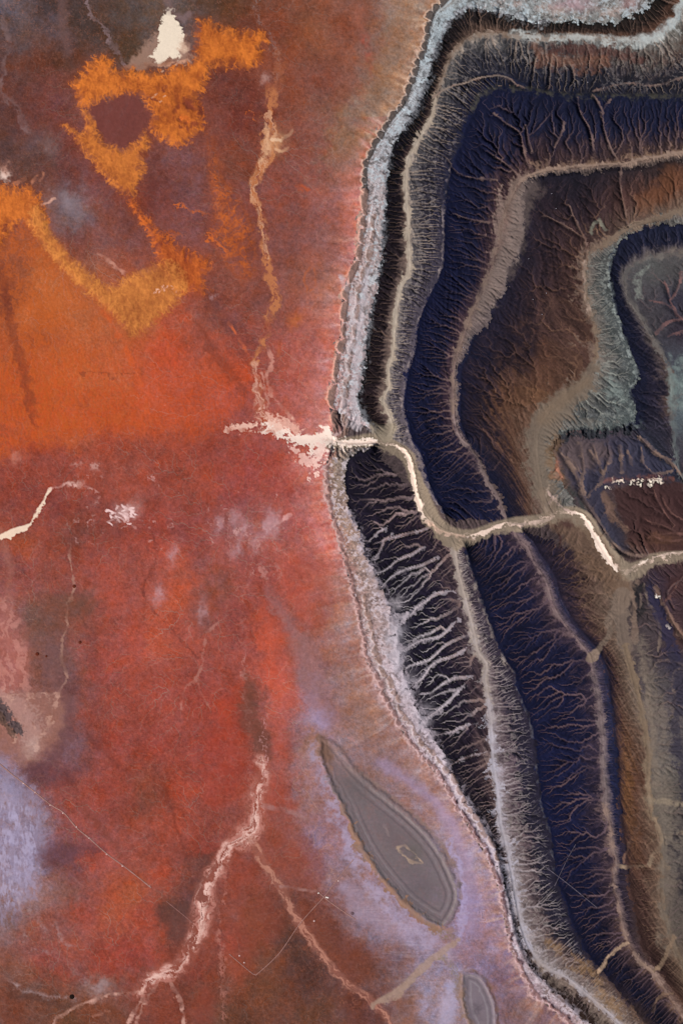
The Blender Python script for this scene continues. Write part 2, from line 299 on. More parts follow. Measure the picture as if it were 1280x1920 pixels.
# ---------------------------------------------------------------- what the ground is made of (colours as they read in full daylight, haze tint of the navy slopes included)
LPT = """15 15 100 88 95;40 60 95 72 68;90 20 70 52 48;110 50 98 76 78;150 40 72 52 44;200 60 75 55 48;240 20 85 68 62;250 90 80 58 42;290 20 96 80 74;345 20 95 78 72;350 60 105 82 78;400 20 85 58 42;60 130 100 55 42;110 120 95 55 38
20 200 92 56 52;60 200 110 55 45;110 210 112 60 60;90 160 115 58 48;20 270 85 55 50;70 270 105 72 68;100 300 100 60 50;60 310 92 58 48;130 320 112 56 50;150 270 118 58 50;180 340 120 62 58;225 225 112 60 58;200 205 118 75 72;250 430 122 68 62;200 420 125 70 62;130 385 128 105 108;110 380 115 88 90
150 450 122 66 58;310 300 115 66 62;300 350 112 55 48;340 320 120 72 72;350 400 122 66 62;330 430 128 72 68;270 380 112 48 38;420 160 112 55 45;420 230 120 60 48;450 300 128 64 44;440 20 100 62 40;470 50 115 60 42;450 180 105 48 36;455 230 112 48 38;530 60 125 62 42;580 60 138 76 46;540 150 132 68 48;640 60 138 72 50
600 150 136 70 52;680 40 132 74 56;650 160 134 74 55;560 260 130 65 48;620 250 132 76 62;650 230 130 92 74;690 170 140 105 85;720 120 142 108 90;700 60 140 95 78;740 50 145 112 95;770 30 148 118 104;680 230 138 98 84;590 330 140 75 62;640 320 148 84 74;660 380 165 96 88;600 400 140 80 72;620 460 140 82 72;550 350 138 70 58;540 450 134 74 64;460 400 125 66 60;450 480 122 66 58
30 500 140 68 40;15 560 110 55 42;80 520 195 105 48;120 560 185 105 55;60 600 190 98 45;150 620 178 95 52;100 680 185 90 42;30 680 165 80 42;10 760 170 78 42;50 800 165 75 45;70 640 130 65 42;75 740 135 65 42;150 720 190 98 48;200 720 185 95 55;250 600 185 95 50;330 590 180 75 45;310 650 190 70 42;300 740 190 80 60;380 600 140 75 62;370 640 150 75 62;400 690 180 80 52;420 740 178 80 62
350 780 175 75 50;250 780 185 75 40;150 800 180 82 45;200 830 160 65 42;60 840 155 65 48;330 830 160 68 48;400 830 150 64 50;20 880 150 66 52;120 870 148 64 50;250 880 152 68 50;380 900 158 68 48;300 940 150 66 52;60 940 145 62 50;440 520 140 72 55;480 560 132 70 58;440 600 122 64 58;560 520 145 82 66;620 540 148 98 80;560 600 152 82 68;600 580 155 92 78;560 660 165 78 64;600 660 178 92 82;560 720 168 76 62;605 740 185 104 96
520 700 150 74 62;470 650 138 62 48;560 790 165 82 74;600 790 180 105 100;450 700 190 72 35;445 760 140 68 62;470 870 160 68 60;520 880 165 64 48;540 920 160 62 48;440 930 145 62 56;590 910 190 100 85;580 880 185 95 85;30 980 140 66 58;120 960 138 62 54;40 1020 165 75 42;150 1000 128 64 50;200 980 135 62 52;260 1000 145 62 50;300 980 150 62 52;360 1000 150 66 58;20 1080 140 76 72;60 1080 150 70 60;180 1060 158 70 56;120 1095 148 72 60;130 1120 108 70 58
75 1170 112 76 66;20 1180 150 88 84;20 1240 165 98 92;60 1250 130 80 66;110 1240 118 76 74;130 1300 105 62 62;90 1330 130 88 78;60 1370 160 115 108;120 1400 118 78 82;200 1120 165 74 60;250 1080 162 76 62;330 1060 182 82 52;310 1040 175 75 60;380 1060 160 82 75;330 1130 185 78 42;300 1200 180 78 50;350 1180 165 75 60;400 1080 128 72 58;395 1150 135 72 60;250 1200 168 74 60;200 1250 160 70 58;250 1320 158 68 52;320 1300 165 70 55
180 1350 142 62 48;210 1400 150 60 46;300 1400 155 62 48;390 1300 152 62 50;400 1400 150 60 48;440 980 145 70 62;480 990 160 95 92;520 990 155 80 72;570 980 170 80 72;600 1000 185 98 90;560 1050 175 82 66;450 1060 155 72 62;500 1080 160 68 55;590 1100 170 90 76;625 1100 170 105 92;560 1110 172 76 60;600 1170 150 92 80;640 1170 165 118 108;550 1160 145 78 66;520 1130 160 70 55;575 1170 160 72 58;440 1150 150 65 55;460 1200 145 62 52;505 1200 190 78 50;520 1260 195 80 60
530 1300 190 92 78;540 1340 180 88 76;470 1300 115 65 54;480 1380 112 66 54;440 1300 165 62 42;440 1370 170 65 45;580 1240 150 100 98;560 1210 135 90 82;600 1280 150 110 115;605 1350 155 128 150;640 1250 145 100 90;680 1300 150 108 96;700 1350 148 106 92;640 1340 140 100 92;660 1400 140 112 115;520 1400 165 75 58;560 1380 150 105 110;590 1400 150 110 90;10 1480 150 135 160;30 1530 130 110 130;60 1540 142 118 132;20 1600 135 118 140;50 1620 150 132 155
30 1660 140 122 140;90 1440 110 66 70;80 1470 105 65 66;100 1600 110 70 78;140 1600 100 62 68;60 1680 150 105 92;10 1720 128 92 84;120 1480 150 68 52;140 1520 155 70 56;180 1600 170 72 52;200 1480 148 62 48;250 1480 150 62 45;300 1480 142 62 45;280 1490 122 66 48;350 1480 168 65 42;330 1560 160 68 48;380 1600 140 55 42;240 1670 180 82 40;210 1700 178 80 48;150 1700 165 72 58;120 1670 130 80 66;300 1640 165 70 50;280 1720 165 70 52
330 1700 105 65 52;350 1690 98 58 58;370 1620 98 60 52;330 1760 125 62 48;250 1780 155 62 50;200 1800 150 60 48;100 1750 145 78 66;60 1780 140 80 70;100 1810 155 70 58;30 1820 130 78 62;60 1860 118 76 62;190 1850 130 90 80;30 1880 118 62 45;100 1890 115 66 48;150 1910 95 60 40;200 1900 115 62 42;280 1900 130 62 46;320 1900 125 60 46;380 1850 110 62 44;370 1830 140 60 46;420 1900 105 66 52;440 1460 150 58 42;450 1500 150 75 64
520 1470 165 75 56;540 1490 155 72 56;580 1460 150 112 118;600 1500 148 108 108;520 1560 138 66 48;560 1600 145 70 54;530 1620 135 66 50;590 1570 140 88 86;620 1570 150 120 140;650 1620 150 118 125;440 1640 150 68 52;440 1760 150 66 52;480 1720 120 66 44;460 1820 138 68 48;480 1800 110 66 46;540 1740 90 56 46;560 1780 80 52 46;600 1830 82 50 44;500 1850 112 62 38;450 1900 95 56 40;600 1900 100 60 42;680 1900 100 55 48;560 1700 115 60 45;610 1700 118 60 45
640 1740 115 58 42;620 1780 110 64 50;660 1790 112 60 45;680 1810 115 64 48;700 1840 112 64 50;670 1720 140 105 108;720 1760 145 118 130;700 1700 150 122 130;740 1800 125 88 90;770 1780 150 125 140;760 1850 140 110 110;800 1850 150 130 145;830 1870 165 150 180;830 1900 150 125 130;750 1900 135 92 78;760 1440 145 105 100;790 1500 150 115 118;830 1560 150 122 130;720 1450 140 105 100;870 1620 160 135 150;880 1700 150 125 155;920 1760 140 112 135;900 1800 142 115 140;950 1850 120 88 105;920 1900 130 105 125;960 1900 110 82 85"""
RPT = """900 5 165 140 120;1000 10 150 110 95;1100 15 150 118 118;1160 20 140 98 85;1200 0 150 120 110;1250 0 60 48 45;1275 60 130 120 110;1240 480 80 75 78;1220 560 70 65 70;1260 560 45 42 60;1270 620 52 42 55;1250 510 70 66 66;1225 600 66 62 66;1270 680 60 60 72;1230 500 90 92 90;1275 720 120 135 132;1275 780 90 100 105;1230 760 38 36 58;1220 700 35 33 58;1200 780 40 38 58
1060 850 92 74 74;1100 860 80 66 72;1140 860 72 62 74;1180 850 62 60 72;1220 870 50 50 68;1250 880 46 48 66;1100 910 46 44 64;1130 900 52 50 68;1060 890 98 76 56;1040 870 110 90 74;1080 930 60 54 56;1130 960 44 44 64;1150 900 105 80 70;1150 950 90 72 64;1180 940 62 38 36;1230 940 66 40 36;1270 930 62 42 42;1200 980 72 46 40;1260 980 66 46 48;1250 1010 110 74 52;1200 1020 100 72 62;1220 1010 90 56 45;1150 1000 50 48 62;1130 990 60 56 60;1160 1030 80 70 62
1240 1060 60 42 50;1260 1100 75 45 40;1250 1160 70 42 38;1270 1200 72 48 42;1225 1090 44 42 66;1240 1140 50 46 66;1225 1180 72 66 70;1200 1110 42 36 40;1205 1150 66 58 56;1215 1220 66 56 60;1260 1240 46 44 66;1270 1300 44 42 66;1245 1280 80 74 72;1235 1340 108 96 90;1255 1380 100 92 90;1275 1400 50 48 62;1255 1440 105 98 92;1270 1480 60 56 56;1240 1500 118 106 94;1275 1540 60 54 58;1260 1560 112 102 92;1265 1620 80 74 72;1275 1680 75 68 66;1250 1660 102 88 78;1270 1740 85 76 70;1265 1800 92 76 64;1275 1860 85 62 50"""
def points(txt):
    return np.array([[float(v) for v in q.split()] for q in txt.replace('\n', ';').split(';') if q.strip()])
def idw(P, pw=3.2, c=9.6):
    x = np.arange(GX0, gx[-1]+2*c, c); y = np.arange(GY0, gy[-1]+2*c, c)
    d = (x[None, :, None]-P[:, 0])**2+(y[:, None, None]-P[:, 1])**2+420.
    w = d**(-pw/2); C = lin(P[:, 2:5])
    return ((w @ C)/w.sum(2)[..., None]).astype(np.float32)

WN1, WN2 = fbm(60, 5, 11, gain=.6), fbm(60, 5, 12, gain=.6)
FN1, FN2 = rf(13, 4, 3, gain=.65), rf(13, 4, 4, gain=.65)
FIN = rf(6, 3, 5, gain=.75)
WX, WY = GX+9*WN1+2.5*FN1, GY+9*WN2+2.5*FN2               # wandering edges
RX, RY = GX+4.5*FN1, GY+4.5*FN2                            # ragged edges
TX, TY = GX+1.6*FN1, GY+1.6*FN2                            # slightly ragged edges
GR = np.random.default_rng(7).standard_normal(GX.shape).astype(np.float32)
REL = np.clip(H-blur(H, 10), -2, 2)

LEFT = samp(idw(points(LPT)), GX+15*WN1+6*FN1+2*FIN, GY+15*WN2+6*FN2+2*FIN, 9.6); RIGHT = samp(idw(points(RPT), 2.6), RX, RY, 9.6)
gray = lambda C: (C @ np.array((.3, .5, .2), np.float32))[..., None]
LEFT = gray(LEFT)+(LEFT-gray(LEFT))*.91
COL = np.where(EAST[..., None], RIGHT, LEFT)
GCOL = np.broadcast_to(lin((105, 86, 86)), COL.shape).copy(); GST = np.where(EAST, .5, 0).astype(np.float32)

def mix(sl, m, c):
    c = lin(c) if not isinstance(c, np.ndarray) else c
    COL[sl] += np.clip(m, 0, 1)[..., None]*(c-COL[sl])

def stroke(pts, w, c, a=1., soft=2., rag=0, warp=1, fr=0., smooth=True, tex=None, rib=0, braid=0, crumb=0):
    """a strip of sediment along a line; w may be given per point as a third coordinate"""
    wx, wy = ((GX, GY), (TX, TY), (RX, RY), (WX, WY))[warp]
    mw = max(p[2] for p in pts) if len(pts[0]) > 2 else w
    sl, D, T, S, W = dist(pts, mw+soft*2+8+rib*1.2, wx=wx, wy=wy, smooth=smooth)
    ww = W if len(pts[0]) > 2 else w
    if rag: D = D+rag*FN2[sl]
    if fr: D = D+fr*REL[sl]
    if crumb: D = D+crumb*FIN[sl]
    if rib:                                                # pale fingers reaching up the side gullies
        k = int(pts[0][0]) % 8; u = (T+D*.22*np.where(S > 0, 1, -1))/7+S*40+.5*FN1[sl]
        D = D-rib*np.clip(.75*vn(u, D/40, k)+.45*vn(u*2.3, D/20, k+1)-.05, 0, 1)**1.4
    m = a*sst(ww+soft, ww-soft*.6, D)
    if mw < 4 and a < .9: m = m*(.62+.38*np.clip(1.6*vn(T/11, T*0+pts[0][1], 6)+.3*FN1[sl], -1, 1))
    if braid:                                              # threads that part and join along the bed
        k = int(pts[0][0]) % 8; v = D*S/braid+1.6*vn(T/22, T*0, k)+.3*FN1[sl]
        m = m*sst(-.25, .45, vn(v, T/20, k+1)+.5*vn(v*2.1, T/9, k+2)+.25*FLK[sl])
    if tex is not None: m = m*tex[sl]
    mix(sl, m, c)

def needles(T, d, poly):
    k = int(poly[0][0]) % 8; u = T+d*.35*vn(T/30, T*0, k)
    return np.clip(.5+.75*vn(u/5, d/26, k)+.35*vn(u/2.3, d/13, k+1)+.3*vn(T/17, d/40, k+2), 0, 1)

def patch(poly, c, a=1., soft=6., warp=2, off=0, tex=None, fr=0., comb=0):
    wx, wy = ((GX, GY), (TX, TY), (RX, RY), (WX, WY))[warp]
    sl, d, T = sgn(poly, soft*2+10+comb, wx=wx, wy=wy)
    if comb: d = d+comb*(1.3*needles(T, d, poly)-.55)
    if fr: d = d-fr*REL[sl]
    m = a*sst(-soft, soft, d-off)
    if tex is not None: m = m*tex[sl]
    mix(sl, m, c)
    return sl, m

def blob(x, y, rx, ry, c, a=1., rot=0, warp=2, p=1.):
    wx, wy = ((GX, GY), (TX, TY), (RX, RY), (WX, WY))[warp]
    R = max(rx, ry)*1.6+12; sl = box(x-R, y-R, x+R, y+R)
    dx, dy = wx[sl]-x, wy[sl]-y; k, s = np.cos(np.radians(rot)), np.sin(np.radians(rot))
    q = ((dx*k+dy*s)/rx)**2+((dy*k-dx*s)/ry)**2
    mix(sl, a*np.exp(-q**p*1.2), c)

def slope(C, V, ramps, gcol, gst, fr=.05, rn=.05, rib=.13, tx=.26, tight=.5):
    """rock slope from a crest C (r=0) down to a valley V (r=1); ramps: [(place along, [(r, colour)...]), ...]"""
    PC, PV = spl(C), spl(V); poly = np.vstack([PC, PV[::-1]])
    sl = box(poly[:, 0].min(), poly[:, 1].min(), poly[:, 0].max(), poly[:, 1].max())
    s1, d1, t1, _, _ = dist(PC, 170, smooth=False); s2, d2, t2, _, _ = dist(PV, 170, smooth=False)
    dc = np.full(GX.shape, 170., np.float32); dc[s1] = np.minimum(d1, 170); dv = np.full(GX.shape, 170., np.float32); dv[s2] = np.minimum(d2, 170)
    tt = np.zeros(GX.shape, np.float32); tt[s1] = t1/t1.max()
    m = inside(poly, (GX+3.2*FN1+2.2*FIN)[sl], (GY+3.2*FN2+2.2*FIN)[sl])
    dc, dv, tt = dc[sl], dv[sl], tt[sl]
    w = np.clip(dc+dv, 1, None)
    tv = np.zeros(GX.shape, np.float32); tv[s2] = t2; tv = tv[sl]; tc = tt*t1.max()
    u = tv*(dc/w)+tc*(1-dc/w)*1.0
    rb = .6*vn(u/9+.6*FN1[sl], dc/w*2.2, 3)+.5*vn(u/4.2+.6*FN2[sl], dc/w*2.6, 4)
    edge = np.minimum(1, 6*np.minimum(dc/w, dv/w))
    r = np.clip(dc/w+rib*rb*edge-fr*REL[sl]+rn*FN1[sl]*sst(0, .2, dc/w)+.06*WN1[sl]*sst(0, .3, dc/w), 0, 1)
    acc = 0; k = [q[0] for q in ramps]
    for n, (t0, st) in enumerate(ramps):
        L = [lin(c) for _, c in st]; rr = [q for q, _ in st]
        if len(rr) > 2 and rr[-2] > .6: rr[-2] = 1-(1-rr[-2])*tight
        col = np.stack([np.interp(r, rr, [c[j] for c in L]) for j in range(3)], -1)
        wt = np.interp(tt, k, np.eye(len(k))[n]) if len(k) > 1 else 1.
        acc = acc+col*(wt[..., None] if len(k) > 1 else 1.)
    acc = acc*(1+tx*(.5*vn(u/3.1+.8*FN1[sl], dc/w*5, 5)+rb)*sst(0, .1, dc/w))[..., None]
    H[sl] += m*.55*rb*edge*sst(3, 14, w)
    COL[sl][m] = acc[m].astype(np.float32)
    gc = lin(gcol[0]) if len(gcol) == 1 else np.stack([np.interp(r, [0, 1], [lin(gcol[0])[j], lin(gcol[1])[j]]) for j in range(3)], -1)[m]
    GCOL[sl][m] = gc; GST[sl][m] = gst
    return sl, m, r

sl, D, T, S, W = dist(D0N, 110)
edge = 62+22*WN1[sl]+10*FN1[sl]
mix(sl, (S < 0)*sst(edge+22, edge-22, D)*sst(400, 240, GY[sl])*.8, (140,106,86)); mix(sl, (S < 0)*np.exp(-D/30)*sst(260, 420, GY[sl])*.5, (196,120,106))
# light fans of wash at the foot of the outer scarp
for pts, seed, c, reach in ((D0N, 21, (165,125,110), 75), (D0S, 22, (165,128,118), 90)):
    sl, D, T, S, W = dist(pts, reach+10)
    u = T+D*.25*WN1[sl]; q = D
    rng = np.random.default_rng(seed); tex = rng.uniform(-1, 1, (40, 700)).astype(np.float32)
    a = samp(tex, GX0+u/4.5*CELL/1., GY0+q/26*CELL); b = samp(tex[:, ::-1], GX0+u/13*CELL, GY0+q/45*CELL)
    m = (S < 0)*np.exp(-q/(reach*.42))*np.clip(.36+.6*a*np.exp(-q/50)+.6*b, 0, 1)*.9
    if pts is D0N: m = m*np.where(GY[sl] > 250, .75, 1.)
    top = lin((172,138,118)); bot = lin((205,125,118)); low = lin((158,120,110))
    yy = GY[sl][..., None]
    cc = np.where(yy < 220, top, np.where(yy < 900, bot, np.where(yy < 1080, lin((186,118,108)), low))).astype(np.float32)
    mix(sl, m, cc)
    ap = [6.]                                               # wedge of paler wash below every notch of the scarp
    while ap[-1] < T.max(): ap.append(ap[-1]+rng.uniform(9, 30 if pts is D0N else 22))
    ap = np.array(ap); LK = rng.uniform(9, 34 if pts is D0N else 52, len(ap)); SL = rng.uniform(-.35, .35, len(ap)); IN = rng.uniform(.35, 1, len(ap))
    k = np.clip(np.searchsorted((ap[1:]+ap[:-1])/2, T+.0*q), 0, len(ap)-1)
    of = (T-ap[k]-SL[k]*q+1.2*FN1[sl])/(1.1+.2*q)
    w = (S < 0)*IN[k]*np.exp(-of*of)*np.exp(-q/LK[k])*(.8+.3*a)
    wc = np.where(yy < 260, lin((205,176,152)), np.where(yy < 820, lin((222,172,162)), np.where(yy < 1050, lin((206,150,142)), lin((188,158,152))))).astype(np.float32)
    mix(sl, w*.9, wc)

SEC = []
# outer escarpment: pale dip slope, then dark scarp
SEC.append(slope(D0N[:-1], B1N, [(0, [(0,(165,135,118)),(.35,(150,140,132)),(.7,(150,150,148)),(1,(120,120,118))]), (.12, [(0,(140,122,112)),(.4,(160,168,172)),(.8,(150,160,166)),(1,(120,128,132))]), (.4, [(0,(140,122,116)),(.5,(172,172,178)),(1,(140,134,138))]), (.6, [(0,(176,140,130)),(.5,(178,164,166)),(1,(165,145,142))]), (1, [(0,(196,140,134)),(.4,(180,150,150)),(1,(172,155,158))])], [(185,172,170)], .25, tx=.3, rib=.2, tight=1))
SEC.append(slope(D0S, B1S, [(0, [(0,(172,126,112)),(.4,(158,136,120)),(1,(118,112,110))]), (.12, [(0,(170,122,112)),(.5,(156,126,110)),(1,(138,112,100))]), (.35, [(0,(172,136,132)),(.5,(172,152,156)),(1,(176,162,172))]), (.65, [(0,(166,140,150)),(.5,(174,158,174)),(1,(168,154,164))]), (1, [(0,(140,108,118)),(.5,(165,140,140)),(1,(120,95,85))])], [(200,185,190)], .3, tx=.3, rib=.2, tight=1))
SEC.append(slope(B1N, V1N, [(0, [(0,(40,34,30)),(.4,(48,36,32)),(.75,(92,62,48)),(1,(130,98,84))]), (.3, [(0,(34,30,32)),(.5,(46,36,34)),(.85,(80,62,52)),(1,(130,112,100))]), (.55, [(0,(26,22,36)),(.5,(28,24,36)),(.85,(58,42,40)),(1,(140,120,105))]), (.8, [(0,(42,34,42)),(.6,(50,38,42)),(1,(130,110,100))]), (1, [(0,(38,28,32)),(.6,(50,36,40)),(1,(120,100,92))])], [(118,95,84)], .6))
SEC.append(slope(B1S, V1S, [(0, [(0,(36,30,48)),(.45,(44,32,44)),(.75,(70,48,46)),(1,(150,125,108))]), (.3, [(0,(36,30,48)),(.6,(38,32,54)),(.85,(72,58,64)),(1,(125,110,110))]), (.6, [(0,(34,27,42)),(.6,(48,36,46)),(.85,(82,64,64)),(1,(110,92,90))]), (1, [(0,(72,54,44)),(.5,(50,36,30)),(1,(110,90,82))])], [(168,145,148),(128,104,98)], .9))
# second ridge: grey slope up from the valley, dark dip slope beyond the crest
SEC.append(slope(C2N, V1N, [(0, [(0,(40,40,52)),(.35,(48,44,48)),(.6,(96,76,66)),(.85,(104,102,96)),(1,(158,162,162))]), (.25, [(0,(36,36,54)),(.5,(46,46,54)),(.8,(74,72,72)),(1,(138,126,116))]), (.5, [(0,(38,36,56)),(.5,(52,48,58)),(.82,(78,74,76)),(1,(146,132,122))]), (1, [(0,(96,86,92)),(.5,(78,70,78)),(1,(146,134,128))])], [(142,126,116)], .75, fr=.09))
SEC.append(slope(C2S, V1S, [(0, [(0,(54,44,56)),(.5,(72,62,68)),(1,(146,130,124))]), (.4, [(0,(42,38,56)),(.38,(46,42,58)),(.58,(80,66,74)),(.82,(112,98,102)),(1,(152,142,152))]), (.75, [(0,(38,34,52)),(.3,(44,40,54)),(.5,(88,72,72)),(.8,(118,104,102)),(1,(152,142,144))]), (1, [(0,(110,84,62)),(.5,(120,102,92)),(1,(145,125,110))])], [(172,160,165),(160,148,152)], .6, fr=.1, tight=1))
SEC.append(slope(C2N, V2N, [(0, [(0,(30,32,54)),(.45,(34,34,60)),(.75,(74,56,50)),(1,(130,104,84))]), (.25, [(0,(26,28,54)),(.5,(34,32,54)),(.8,(62,44,46)),(1,(120,96,82))]), (.45, [(0,(28,30,60)),(.6,(34,32,56)),(.85,(72,52,52)),(1,(125,105,96))]), (.8, [(0,(30,32,64)),(.6,(36,34,60)),(.85,(66,48,58)),(1,(98,80,82))]), (1, [(0,(28,30,60)),(.7,(34,32,58)),(1,(56,46,58))])], [(70,62,80),(120,96,92)], .6))
SEC.append(slope(C2S, V2S, [(0, [(0,(28,28,52)),(.7,(38,34,60)),(.9,(66,50,60)),(1,(90,70,76))]), (.5, [(0,(28,30,64)),(.6,(34,33,64)),(.85,(56,46,60)),(1,(96,78,80))]), (.8, [(0,(30,28,52)),(.5,(34,30,52)),(.85,(76,56,54)),(1,(118,92,80))]), (1, [(0,(90,68,52)),(.3,(30,28,46)),(.7,(44,34,44)),(1,(100,76,64))])], [(122,96,94),(92,74,84)], .75))
# third ridge
SEC.append(slope(C3N, V2N, [(0, [(0,(56,46,46)),(1,(116,96,84))]), (.4, [(0,(90,78,76)),(.5,(104,90,86)),(1,(108,86,78))]), (.7, [(0,(96,84,84)),(.6,(108,94,90)),(1,(100,80,76))]), (1, [(0,(52,44,56)),(1,(104,86,86))])], [(140,124,116)], .5, fr=.09))
SEC.append(slope([*C3N, (905,872), (930,912), (955,975)], V3N, [(0, [(0,(60,46,42)),(.5,(104,68,48)),(1,(124,106,92))]), (.25, [(0,(38,34,46)),(.5,(50,38,46)),(.85,(68,50,48)),(1,(120,100,88))]), (.5, [(0,(40,36,52)),(.35,(50,38,46)),(.8,(72,50,46)),(1,(108,88,78))]), (.75, [(0,(34,32,56)),(.3,(50,38,46)),(.55,(88,60,46)),(.8,(100,72,54)),(1,(108,92,82))]), (1, [(0,(30,30,52)),(.3,(40,34,50)),(.6,(82,58,48)),(1,(110,92,84))])], [(92,72,78),(134,100,76)], .26))
SEC.append(slope(C3S, V2S, [(0, [(0,(44,40,60)),(1,(100,82,84))]), (.5, [(0,(30,30,58)),(.5,(36,36,64)),(1,(110,96,98))]), (.75, [(0,(60,44,44)),(.5,(48,38,50)),(1,(110,90,86))]), (1, [(0,(84,58,44)),(1,(120,94,80))])], [(112,94,96)], .5))
SEC.append(slope(C3S, V3S, [(0, [(0,(44,38,58)),(.2,(50,40,54)),(.4,(88,66,58)),(.65,(110,90,78)),(1,(124,108,96))]), (.35, [(0,(38,34,54)),(.25,(84,60,54)),(.6,(104,84,72)),(1,(122,106,94))]), (.5, [(0,(40,34,50)),(.3,(116,78,50)),(.6,(92,62,50)),(.85,(96,74,62)),(1,(126,106,84))]), (.7, [(0,(70,48,44)),(.4,(80,56,50)),(1,(118,96,80))]), (.85, [(0,(52,34,34)),(.3,(64,44,40)),(.7,(100,80,66)),(1,(114,100,88))]), (1, [(0,(84,58,44)),(1,(112,94,78))])], [(134,104,86)], .45))
# fourth ridge
SEC.append(slope([*C4N, (1140,812),(1092,810),(1062,815),(1042,826),(1035,848),(1037,870),(1043,892),(1062,915),(1078,948)], V3N, [(0, [(0,(112,106,100)),(.5,(108,96,92)),(1,(116,102,92))]), (.35, [(0,(66,70,72)),(.4,(76,78,78)),(1,(116,104,96))]), (.75, [(0,(82,90,90)),(.35,(72,74,76)),(.65,(92,90,86)),(1,(108,96,88))]), (1, [(0,(104,100,98)),(1,(104,92,84))])], [(140,142,136)], .6, fr=.09))
SEC.append(slope([*C4N, (1190,812), (1230,850), (1262,900)], V4N, [(0, [(0,(36,36,56)),(.6,(40,38,56)),(1,(110,98,90))]), (.4, [(0,(30,32,54)),(.6,(38,36,54)),(1,(104,96,92))]), (.7, [(0,(32,32,54)),(.6,(42,38,54)),(.85,(78,62,56)),(1,(110,106,104))]), (1, [(0,(52,54,64)),(.7,(50,46,60)),(1,(92,94,96))])], [(80,74,90)], .3))
def put(p, d): stroke(p, **d)

# gullies: sediment along the lines of running water
L = gray(COL); E3 = EAST[..., None]
for k, lo_, hi_ in ((0, (72,70,70), (184,198,206)), (1, (104,86,84), (204,190,198))):   # blotchy pale strata of the outer dip slope
    sl, m, r = SEC[k]
    mix(sl, m*sst(.25, 1.1, FIN[sl]+.5*FN1[sl])*.62, lo_); mix(sl, m*sst(.2, 1.1, -FIN[sl]+.5*FN2[sl])*.55*sst(0, .2, r), hi_)
sl, m, r = SEC[12]; mix(sl, m*sst(.2, 1., FIN[sl]+.5*FN1[sl])*.6, (58,62,62)); mix(sl, m*sst(.3, 1.1, -FIN[sl]+.5*FN2[sl])*.3*sst(.6, .1, r), (158,162,156))
for k in (4, 5): sl, m, r = SEC[k]; mix(sl, m*sst(.35, 1.1, FIN[sl]+.5*FN1[sl])*(.55 if k == 4 else .35)*sst(.95, .5, r), (34,32,42)); mix(sl, m*sst(.4, 1.2, -FIN[sl]+.5*FN2[sl])*.35*sst(0, .4, r), (140,130,126))
nv = EAST & (COL[..., 2] > 1.9*COL[..., 0]); COL[nv] *= np.array((.80, .95, 1.06), np.float32)  # navy is dark rock with some blue haze put into the colour
L = gray(COL)
COL = np.where(E3, (L+(COL-L)*.98)*np.clip(L/.06, .2, 1)**.38, COL)
lA = np.log(A)
g1 = sst(np.log(9), np.log(110), lA)*.6; g2 = sst(np.log(110), np.log(700), lA)
P = np.pad(g2, 1); g2 = np.maximum(g2, .72*np.maximum.reduce([P[:-2, 1:-1], P[2:, 1:-1], P[1:-1, :-2], P[1:-1, 2:]]))
sl, mj, rj = SEC[3]; P = np.pad(sst(np.log(220), np.log(1400), lA), 2); q = P[2:-2, 2:-2].copy()
for a, b in ((0,2),(4,2),(2,0),(2,4),(1,1),(1,3),(3,1),(3,3),(2,1),(2,3),(1,2),(3,2)): q = np.maximum(q, .8*P[a:a+NY, b:b+NX])
g2[sl] = np.where(mj, np.maximum(g2[sl], q[sl]), g2[sl])
wz_ = mj*sst(1010, 1080, GY[sl])*sst(1420, 1300, GY[sl])*sst(.95, .3, rj); GCOL[sl] += wz_[..., None]*(lin((196,186,192))-GCOL[sl])
g = np.clip(np.maximum(g1, g2)*GST*np.clip(.85+.38*rf(70, 3, 1), .3, 1.2)*(1+.25*FN1), 0, 1)*EAST
COL += (g*np.where(base, 0, 1))[..., None]*(GCOL-COL)
# ---------------------------------------------------------------- grain of the plain
RID = 1-np.abs(rf(19, 4, 9, gain=.6)); RID2 = 1-np.abs(rf(11, 3, 8, gain=.6))
FIL = sst(.86, 1., RID); FIL2 = sst(.84, 1., RID2)
STK = fbm(9, 4, 43, ratio=.35, gain=.6)                    # north-south streaks
CLU = np.clip(.5+.5*FN1+.35*FN2, 0, 1)                     # clumps
FLK = sst(.5, 1.2, fbm(7, 3, 44, gain=.8)+.6*FN1)          # flecks
VEI = np.clip(sst(.75, 1., 1-np.abs(fbm(9, 3, 45, ratio=.4, gain=.7)))+.5*FLK, 0, 1)
W_ = ~EAST
COL[W_] *= (1+.10*rf(4.5, 3, 6, gain=.8)+.09*rf(34, 4, 7, gain=.7))[W_][:, None]
hue = (rf(20, 4, 2, gain=.7))[..., None]*W_[..., None]
COL *= (1+hue*np.array([.03, -.06, -.16], np.float32))
COL += (FIL*.17*W_*np.clip(.6+.6*WN2, 0, 1.4))[..., None]*(lin((185, 118, 96))-COL)
COL += (FIL2*.13*W_*np.clip(.6+.6*WN1, 0, 1.4))[..., None]*(lin((178, 100, 70))-COL)
DRW = DRAIN*W_; LUM = gray(COL)
COL += (DRW*.6*np.clip(.75+.5*WN1, .1, 1.2))[..., None]*(np.clip(LUM*1.5, 0, .5)*lin((255,196,178))/lin((255,196,178)).mean()*.9-COL)
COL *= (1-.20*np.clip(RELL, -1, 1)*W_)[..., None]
COL *= (1+.06*GR+.07*rf(3.6, 2, 1)*EAST)[..., None]

